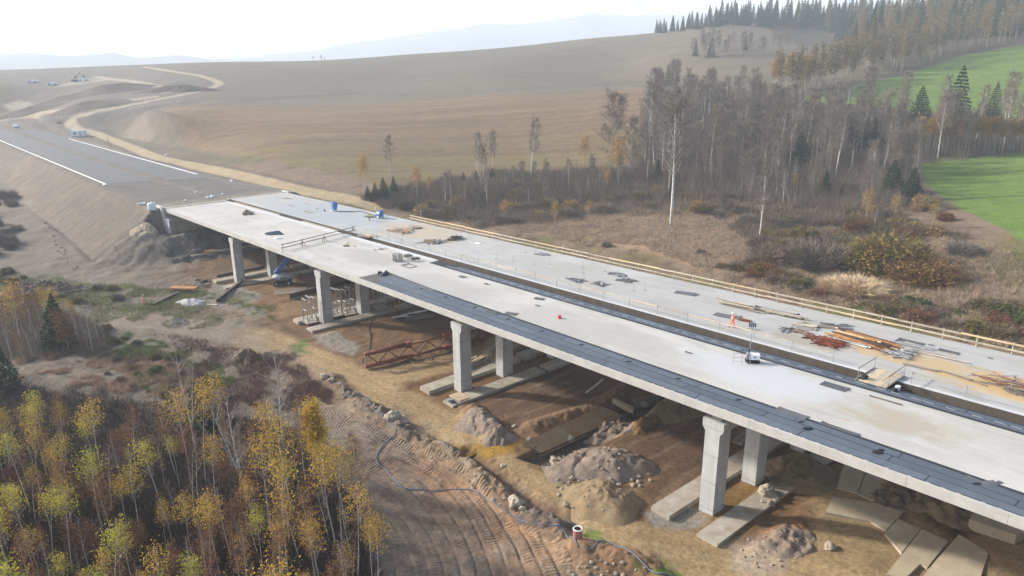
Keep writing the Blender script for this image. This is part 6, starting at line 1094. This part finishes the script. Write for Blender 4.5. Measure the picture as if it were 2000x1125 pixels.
stones([(75, 420), (95, 440), (150, 520), (145, 540), (110, 490)], 22, .12, .35, 'along the ditch of the embankment track', 'stones along the track ditch'); stones([(230, 640), (420, 700), (460, 690), (330, 650)], 11, .06, .2, 'on the weedy slope', 'stones on the weedy slope'); stones([(1100, 1110), (1200, 1085), (1260, 1110), (1240, 1125), (1120, 1125)], 22, .06, .18, 'on the red clods at the bottom', 'stones on the red clods'); stones([(180, 590), (400, 570), (420, 540), (300, 560)], 22, .15, .4, 'at the toe of the embankment', 'stones at the embankment toe')
# stones on the slopes of the mounds
def on_mound(u, v, n, R, h, where):
    c = gp(u, v)
    for i in range(n):
        a = R6.random()*6.28; f = R6.random()**.6; x, y = c[0]+math.cos(a)*R*f, c[1]+math.sin(a)*R*f; r = R6.uniform(.04, .14); o = R6.choice(SP).copy(); COL.objects.link(o); o.location = (x, y, float(gz(x, y))+h*(1-f)**.9+.05); o.scale = (r, r, r); o.rotation_euler = (0, 0, a); tag(o, f'pale stone stuck in the {where}', 'stone', f'stones in the {where}')
on_mound(1175, 978, 40, 3.4, 1.7, 'tan stony mound'); on_mound(1130, 900, 40, 3.4, 1.0, 'pebbly left mound'); on_mound(1192, 908, 26, 3.6, 1.8, 'tallest grey-brown mound')
# concrete slabs, stained slab with brook, culvert water
def slabq(px, th_, m, label, name='concrete_slab', zoff=.12):
    P = [at(*p)[:2] for p in px]; A = np.c_[np.array(P), np.ones(len(P))]; zz = np.array([float(gz(*p)) for p in P]); k = np.linalg.lstsq(A, zz, rcond=None)[0]; f1 = lambda x, y: float(k[0]*x+k[1]*y+k[2]+zoff); f0 = lambda x, y: f1(x, y)-th_
    return tag(MB().prism(P, f0, f1).build(name, M[m], None, at_=(P[0][0], P[0][1], f1(*P[0]))), label, 'slab')
c8 = lambda *q: [(1580+x/4.688, 885+y/4.688) for x, y in q]
slabq(c8((330, 90), (520, 160), (440, 380), (255, 330)), .4, 'slab', 'narrow concrete slab strip under the deck edge, left one', zoff=.16); slabq(c8((534, 165), (685, 225), (640, 470), (447, 385)), .4, 'slab', 'narrow concrete slab strip under the deck edge, right one', zoff=.14)
slabq(c8((215, 415), (640, 480), (860, 552), (705, 725), (560, 640), (150, 560)), .4, 'slab', 'muddy concrete slab behind the notched one', zoff=.2); slabq(c8((812, 622), (1018, 712), (845, 935), (690, 755)), .4, 'slab', 'square concrete slab at the head of the notch', zoff=.22); slabq(c8((1026, 716), (1270, 820), (1080, 1070), (1015, 1035), (870, 1175), (700, 1130), (855, 940)), .45, 'slab', 'large concrete slab with a stepped corner', zoff=.22)
slabq(c8((1370, 765), (1640, 920), (1560, 1180), (1020, 1180), (1085, 1080)), .45, 'slab', 'concrete slab right of the dark slot', zoff=.2); slabq(c8((1555, 545), (2050, 700), (2000, 780), (1880, 840), (1450, 690)), 1.3, 'slab', 'thick concrete block under the deck at the right edge', 'concrete_block', .9)
slabq([(1022, 874), (1175, 800), (1218, 820), (1057, 891)], .5, 'slab_or', 'orange-stained concrete slab beside the dark brook', zoff=.5); slabq([(1196, 792), (1202, 789), (1238, 808), (1236, 814)], .6, 'slab', 'narrow pale concrete sill at the channel head', 'concrete_sill', .85)
M['water'] = mat('still_water', (.035, .03, .022), .06, .2, .6, .02, 3, spec=.6); M['water_or'] = mat('rusty_water', (.17, .095, .02), .12, .3, .8, .02, 3, spec=.5)
def water(px, dz, m, nm='water'):
    P = [at(*p)[:2] for p in px]; z = min(float(gz(*p)) for p in P)+dz; return tag(MB().prism(P, z-.05, z).build(nm, M[m], None, at_=(*P[0], z)), kind='structure')
water([(1005, 886), (1030, 868), (1180, 795), (1212, 788), (1240, 812), (1222, 822), (1060, 893)], .55, 'water'); water([(848, 888), (880, 878), (930, 876), (1000, 866), (1006, 874), (930, 886), (890, 895), (860, 897)], .06, 'water_or')
water(c8((1310, 700), (1350, 690), (1400, 770), (1340, 790)), .1, 'water')
# hose, cable, pipe, tank, marker
hp_ = [(640, 745), (668, 752), (672, 768), (690, 773), (712, 775), (722, 790), (740, 806), (756, 824), (770, 836), (772, 848), (757, 863), (741, 880), (735, 895), (739, 908), (753, 918), (770, 937), (790, 954), (830, 958), (880, 957), (916, 957), (935, 966), (965, 983), (1000, 1008), (1030, 1022), (1080, 1028), (1100, 1035), (1120, 1053), (1128, 1070)]
def hose(pts, r, m, label): q = smooth(W(*pts), 5); mb = MB(); mb.tube([(x, y, float(gz(x, y))+r*1.1+.03) for x, y in q], r, 7); return tag(mb.build('hose', M[m], None, True, at_=(*q[0], float(gz(*q[0])))), label, 'hose')
hose(hp_, .048, 'hose', 'long blue-grey hose winding across the rutted mud'); hose([(1152, 1074), (1165, 1064), (1180, 1058), (1225, 1075), (1262, 1108), (1290, 1122), (1330, 1132)], .055, 'hose', 'short blue hose end beside the red clods'); hose([(722, 688), (724, 660), (722, 640), (735, 615), (752, 598)], .05, 'black', 'thin black cable on the bank by the red girder')
mh = thing('manhole_ring', gp(1128, 1050), 'ribbed red plastic shaft pipe with white rim standing in grass', 'shaft pipe'); c = gp(1128, 1050); mb = MB(); zs = np.linspace(-.2, .85, 12); mb.tube([c+(0, 0, z) for z in zs], [.36+.035*(i % 2) for i in range(12)], 18, False); mb.build('pipe', M['pvc'], mh, True); mb = MB(); mb.tube([c+(.36*math.cos(t), .36*math.sin(t), .86) for t in np.linspace(0, 6.283, 19)], .06, 6); mb.build('rim', M['white'], mh, True); MB().tube([c+(0, 0, .4), c+(0, 0, .42)], .33, 16).build('inside', M['black'], mh)
ib = thing('water_tank', gp(298, 413), 'pale plastic water tank on the embankment beside the wing wall', 'tank'); c = gp(298, 413); mb = MB(); mb.tube([c+(0, 0, z) for z in (.1, .25, 1.5, 1.7, 1.8)], [.85, .9, .9, .8, .3], 16); mb.build('body', M['plastic_w'], ib, True); MB().tube([c+(0, 0, 1.8), c+(0, 0, 1.95)], .25, 12).build('lid', M['white'], ib); MB().box(c, 1.9, 1.5, .12, .3).build('pallet_base', M['plank'], ib)
ri = thing('hose_ring', gp(276, 400), 'white coiled pipe ring on the embankment crest', 'pipe coil'); c = gp(276, 400, .15); mb = MB(); [mb.tube([c+((.7+.1*k)*math.cos(t), (.7+.1*k)*math.sin(t), .1*k) for t in np.linspace(0, 6.283, 18)], .06, 5) for k in range(3)]; mb.build('coil', M['white'], ri, True)
for u, v, w_, lb in ((416, 385, 1.4, 'grey sack pile behind the abutment wall, right one'), (407, 387, 1.1, 'grey sack pile behind the abutment wall, left one'), (362, 392, .6, 'white stone block on the embankment end'), (383, 376, .7, 'white plastic bag at the edge of the platform'), (437, 380, 1.0, 'pale sack nearest the farther deck end'), (453, 354, 1.1, 'pale concrete block beside the haul road'), (206, 362, 1.3, 'white kerb block at the end of the left strip'), (325, 303, 1.2, 'white block pile beside the haul road')):
    c = gp(u, v); mb = MB(); mb.rock((c[0], c[1], c[2]+.1), w_*.36, (1.5, 1, .8), 2, .5, int(u), cut=-.2); tag(mb.build('sack', M['plastic_w'] if 'sack' in lb else M['white'], None, True, at_=c), lb, 'sack' if 'sack' in lb else 'block')
mk = thing('marker_post', gp(281, 596), 'short pink marker post beside the haul road', 'marker'); c = gp(281, 596); MB().tube([c, c+(0, 0, 1.2)], .22, 8).build('post', M['pink'], mk); MB().tube([c+(0, 0, 1.2), c+(0, 0, 1.5)], [.22, .08], 8).build('cap', M['pink'], mk)
tf = thing('cable_tangle', gp(348, 633), 'grey tangle of cable ends beside the haul road', 'cable tangle'); c = gp(348, 633); mb = MB(); q = random.Random(9)
for k in range(22): a_ = q.random()*6.28; e_ = q.uniform(.3, 1.2); mb.tube([c+(q.gauss(0, .3), q.gauss(0, .3), .05), c+(math.cos(a_)*1.3*q.random(), math.sin(a_)*1.3*q.random(), e_), c+(math.cos(a_)*2*q.uniform(.6, 1), math.sin(a_)*2*q.uniform(.6, 1), .1)], .035, 4)
mb.build('cable', M['grey_st'], tf)
po = thing('power_pole', dpt(745, 428), 'short wooden pole with crossed arms at the guardrail start', 'pole'); c = vec(B(-36.5, 30.5, -.2)); MB().tube([c, c+(0, 0, 2.6)], .09, 6).build('pole', M['plank'], po); MB().beam(c+(-.7, .3, 2.2), c+(.7, -.3, 2.5), .09, .09).build('arm', M['plank_old'], po); po.location = tuple(c); [setattr(k, 'location', (0, 0, 0)) for k in po.children]
for ch in po.children: ch.data.transform(Matrix.Translation(Vector(dpt(745, 428))-Vector(tuple(c))))
# vehicles and plant far along the earthworks
def car(u, v, sc, th, label, col='white', name='parked_car', cat='car'):
    c = gp(u, v); t = thing(name, c, label, cat); L_, W_, H_ = 4.4*sc, 1.8*sc, 1.45*sc; prof = [(-.5, .22), (-.5, .55), (-.47, .68), (-.30, .98), (.08, 1.0), (.24, .70), (.47, .62), (.5, .45), (.5, .22)]; m = len(prof); vs = []
    for y in (-.5, .5): vs += [around(c, (x*L_, y*W_*(1 if z < .75 else .82), z*H_), th) for x, z in prof]
    MB().add(vs, [tuple(range(m)), tuple(range(m, 2*m))[::-1]]+[(i, m+i, m+(i+1) % m, (i+1) % m) for i in range(m)]).build('body', M[col], t)
    for y in (-.47, .47): MB().add([around(c, (x*L_, y*W_*(1.02 if z < .75 else .90), z*H_), th) for x, z in ((-.40, .70), (-.27, .93), (.06, .95), (.20, .70))], [(0, 1, 2, 3)]).build('side_window', M['glass'], t)
    for x in (-.31, .31):
        for y in (-.46, .46): q = vec(around(c, (x*L_, y*W_, .22*H_), th)); a_ = vec(around((0, 0, 0), (0, .1*sc, 0), th)); MB().tube([q-a_, q+a_], .32*sc, 10).build('wheel', M['black'], t)
    return t
car(31, 249, 1.25, 2.2, 'white van parked on the dusty end of the carriageway', name='parked_van', cat='van'); car(103, 166, 1.5, .3, 'pale truck far off on the earthworks', name='truck', cat='truck'); car(163, 158, 1.5, .5, 'second pale truck right of the excavator', name='truck', cat='truck'); car(64, 161, 1.4, .2, 'small white truck on the far earthworks at left', name='truck', cat='truck')
ct = thing('site_container', gp(154, 266), 'pale blue site container at the bend of the haul road', 'container'); c = gp(154, 266); MB().box(c, 7, 2.8, 2.8, .1).build('box', M['plastic_w'], ct); MB().box(c+(0, 0, 2.8), 7.1, 2.9, .12, .1).build('roof', M['body_grey'], ct); MB().box(around(c, (1.5, -1.41, .2), .1), 1.0, .05, 2.0, .1).build('door', M['body_grey'], ct); MB().box(around(c, (-1.2, -1.41, 1.1), .1), 1.3, .05, .9, .1).build('window', M['glass'], ct)
def digger(u, v, sc, label, th=.4):
    c = gp(u, v); t = thing('excavator', c, label, 'excavator')
    for y in (-1.1, 1.1): MB().box(around(c, (0, y*sc, 0), th), 3.6*sc, .6*sc, .8*sc, th).build('track', M['black'], t)
    MB().box(around(c, (-.3*sc, 0, .85*sc), th), 3.2*sc, 2.4*sc, 1.1*sc, th).build('body', M['plank_new'], t); MB().box(around(c, (.8*sc, .7*sc, 1.9*sc), th), 1.3*sc, 1.0*sc, 1.2*sc, th).build('cab', M['glass'], t)
    p0, p1, p2, p3 = [vec(around(c, (x*sc, 0, z*sc), th)) for x, z in ((1.2, 1.6), (3.0, 5.2), (5.2, 3.4), (5.4, 1.2))]; MB().beam(p0, p1, .4*sc, .6*sc).build('boom', M['plank_new'], t); MB().beam(p1, p2, .35*sc, .45*sc).build('arm', M['plank_new'], t); MB().beam(p2, p3, .8*sc, .7*sc).build('bucket', M['steel_dk'], t)
digger(146, 159, 1.2, 'excavator with raised arm on the far earthworks'); digger(113, 240, .6, 'small excavator beside the dusty road end', 2.2)
for i, (u, v) in enumerate(((137, 258), (140, 262), (22, 240), (27, 238), (18, 237))): c = gp(u, v); t = thing('road_sign_post', c, f'tiny white marker board {"by the site container" if u > 100 else "at the dusty road end"}', 'marker', 'marker boards along the earthworks'); MB().tube([c, c+(0, 0, 1.6)], .08, 5).build('post', M['grey_st'], t); MB().box(c+(0, 0, 1.3), .7, .1, 1.2, .5).build('board', M['white'], t)
c = gp(217, 292); t = thing('leaning_pole', c, 'thin dark pole leaning beside the haul road', 'pole'); MB().tube([c, c+(-.7, 0, 5.5)], .12, 5).build('pole', M['plank_old'], t)
# ---------------------------------------------------------------- light, sky, haze, camera
SUN_EL, SH = rad(25), (.94, -.34)                               # shadows run along SH on the ground
to_sun = Vector((-SH[0]*math.cos(SUN_EL), -SH[1]*math.cos(SUN_EL), math.sin(SUN_EL))).normalized()
sd = bpy.data.lights.new('sun', 'SUN'); sd.energy = 3.7; sd.angle = rad(3.5); sd.color = (1, .965, .91)
so = bpy.data.objects.new('sun', sd); COL.objects.link(so); so.rotation_euler = to_sun.to_track_quat('Z', 'Y').to_euler()
w = bpy.data.worlds.new('World'); scene.world = w; w.use_nodes = True; t = w.node_tree; t.nodes.clear()
o = t.nodes.new('ShaderNodeOutputWorld'); bg = t.nodes.new('ShaderNodeBackground'); sk = t.nodes.new('ShaderNodeTexSky'); sk.sky_type = 'NISHITA'; sk.sun_disc = False
sk.sun_elevation = SUN_EL; sk.sun_rotation = math.atan2(to_sun.x, to_sun.y); sk.dust_density = 4.5; sk.air_density = 1.0; sk.ozone_density = 1.5; sk.altitude = 450
t.links.new(sk.outputs[0], bg.inputs[0]); bg.inputs[1].default_value = .14; t.links.new(bg.outputs[0], o.inputs[0])
hz = MB().ob((0, 1700, 132), (7000, 0, 0), (0, 4200, 0), (0, 0, 214)).build('haze', [])
hm = bpy.data.materials.new('haze_air'); hm.use_nodes = True; t = hm.node_tree; t.nodes.clear(); o = t.nodes.new('ShaderNodeOutputMaterial'); pv = t.nodes.new('ShaderNodeVolumePrincipled')
pv.inputs['Density'].default_value = .00037; pv.inputs['Color'].default_value = (.84, .92, 1, 1); pv.inputs['Anisotropy'].default_value = .04; pv.inputs['Density Attribute'].default_value = ''
t.links.new(pv.outputs[0], o.inputs['Volume']); hz.data.materials.append(hm); tag(hz, kind='stuff')
cam = bpy.data.cameras.new('camera'); co = bpy.data.objects.new('camera', cam); COL.objects.link(co); scene.camera = co
cam.sensor_width = 36; cam.lens = 36*F/2000; cam.clip_start = .5; cam.clip_end = 30000
co.matrix_world = Matrix.Translation((0, 0, CAMH)) @ Matrix.Rotation(math.pi/2-PITCH, 4, 'X') @ Matrix.Rotation(-ROLL, 4, 'Z')
vs_ = scene.view_settings; vs_.view_transform = 'Standard'; vs_.look = 'None'; vs_.exposure = 1.06; vs_.gamma = 1
scene.cycles.volume_bounces = 1; scene.cycles.max_bounces = 6; scene.cycles.diffuse_bounces = 3; scene.cycles.use_denoising = True
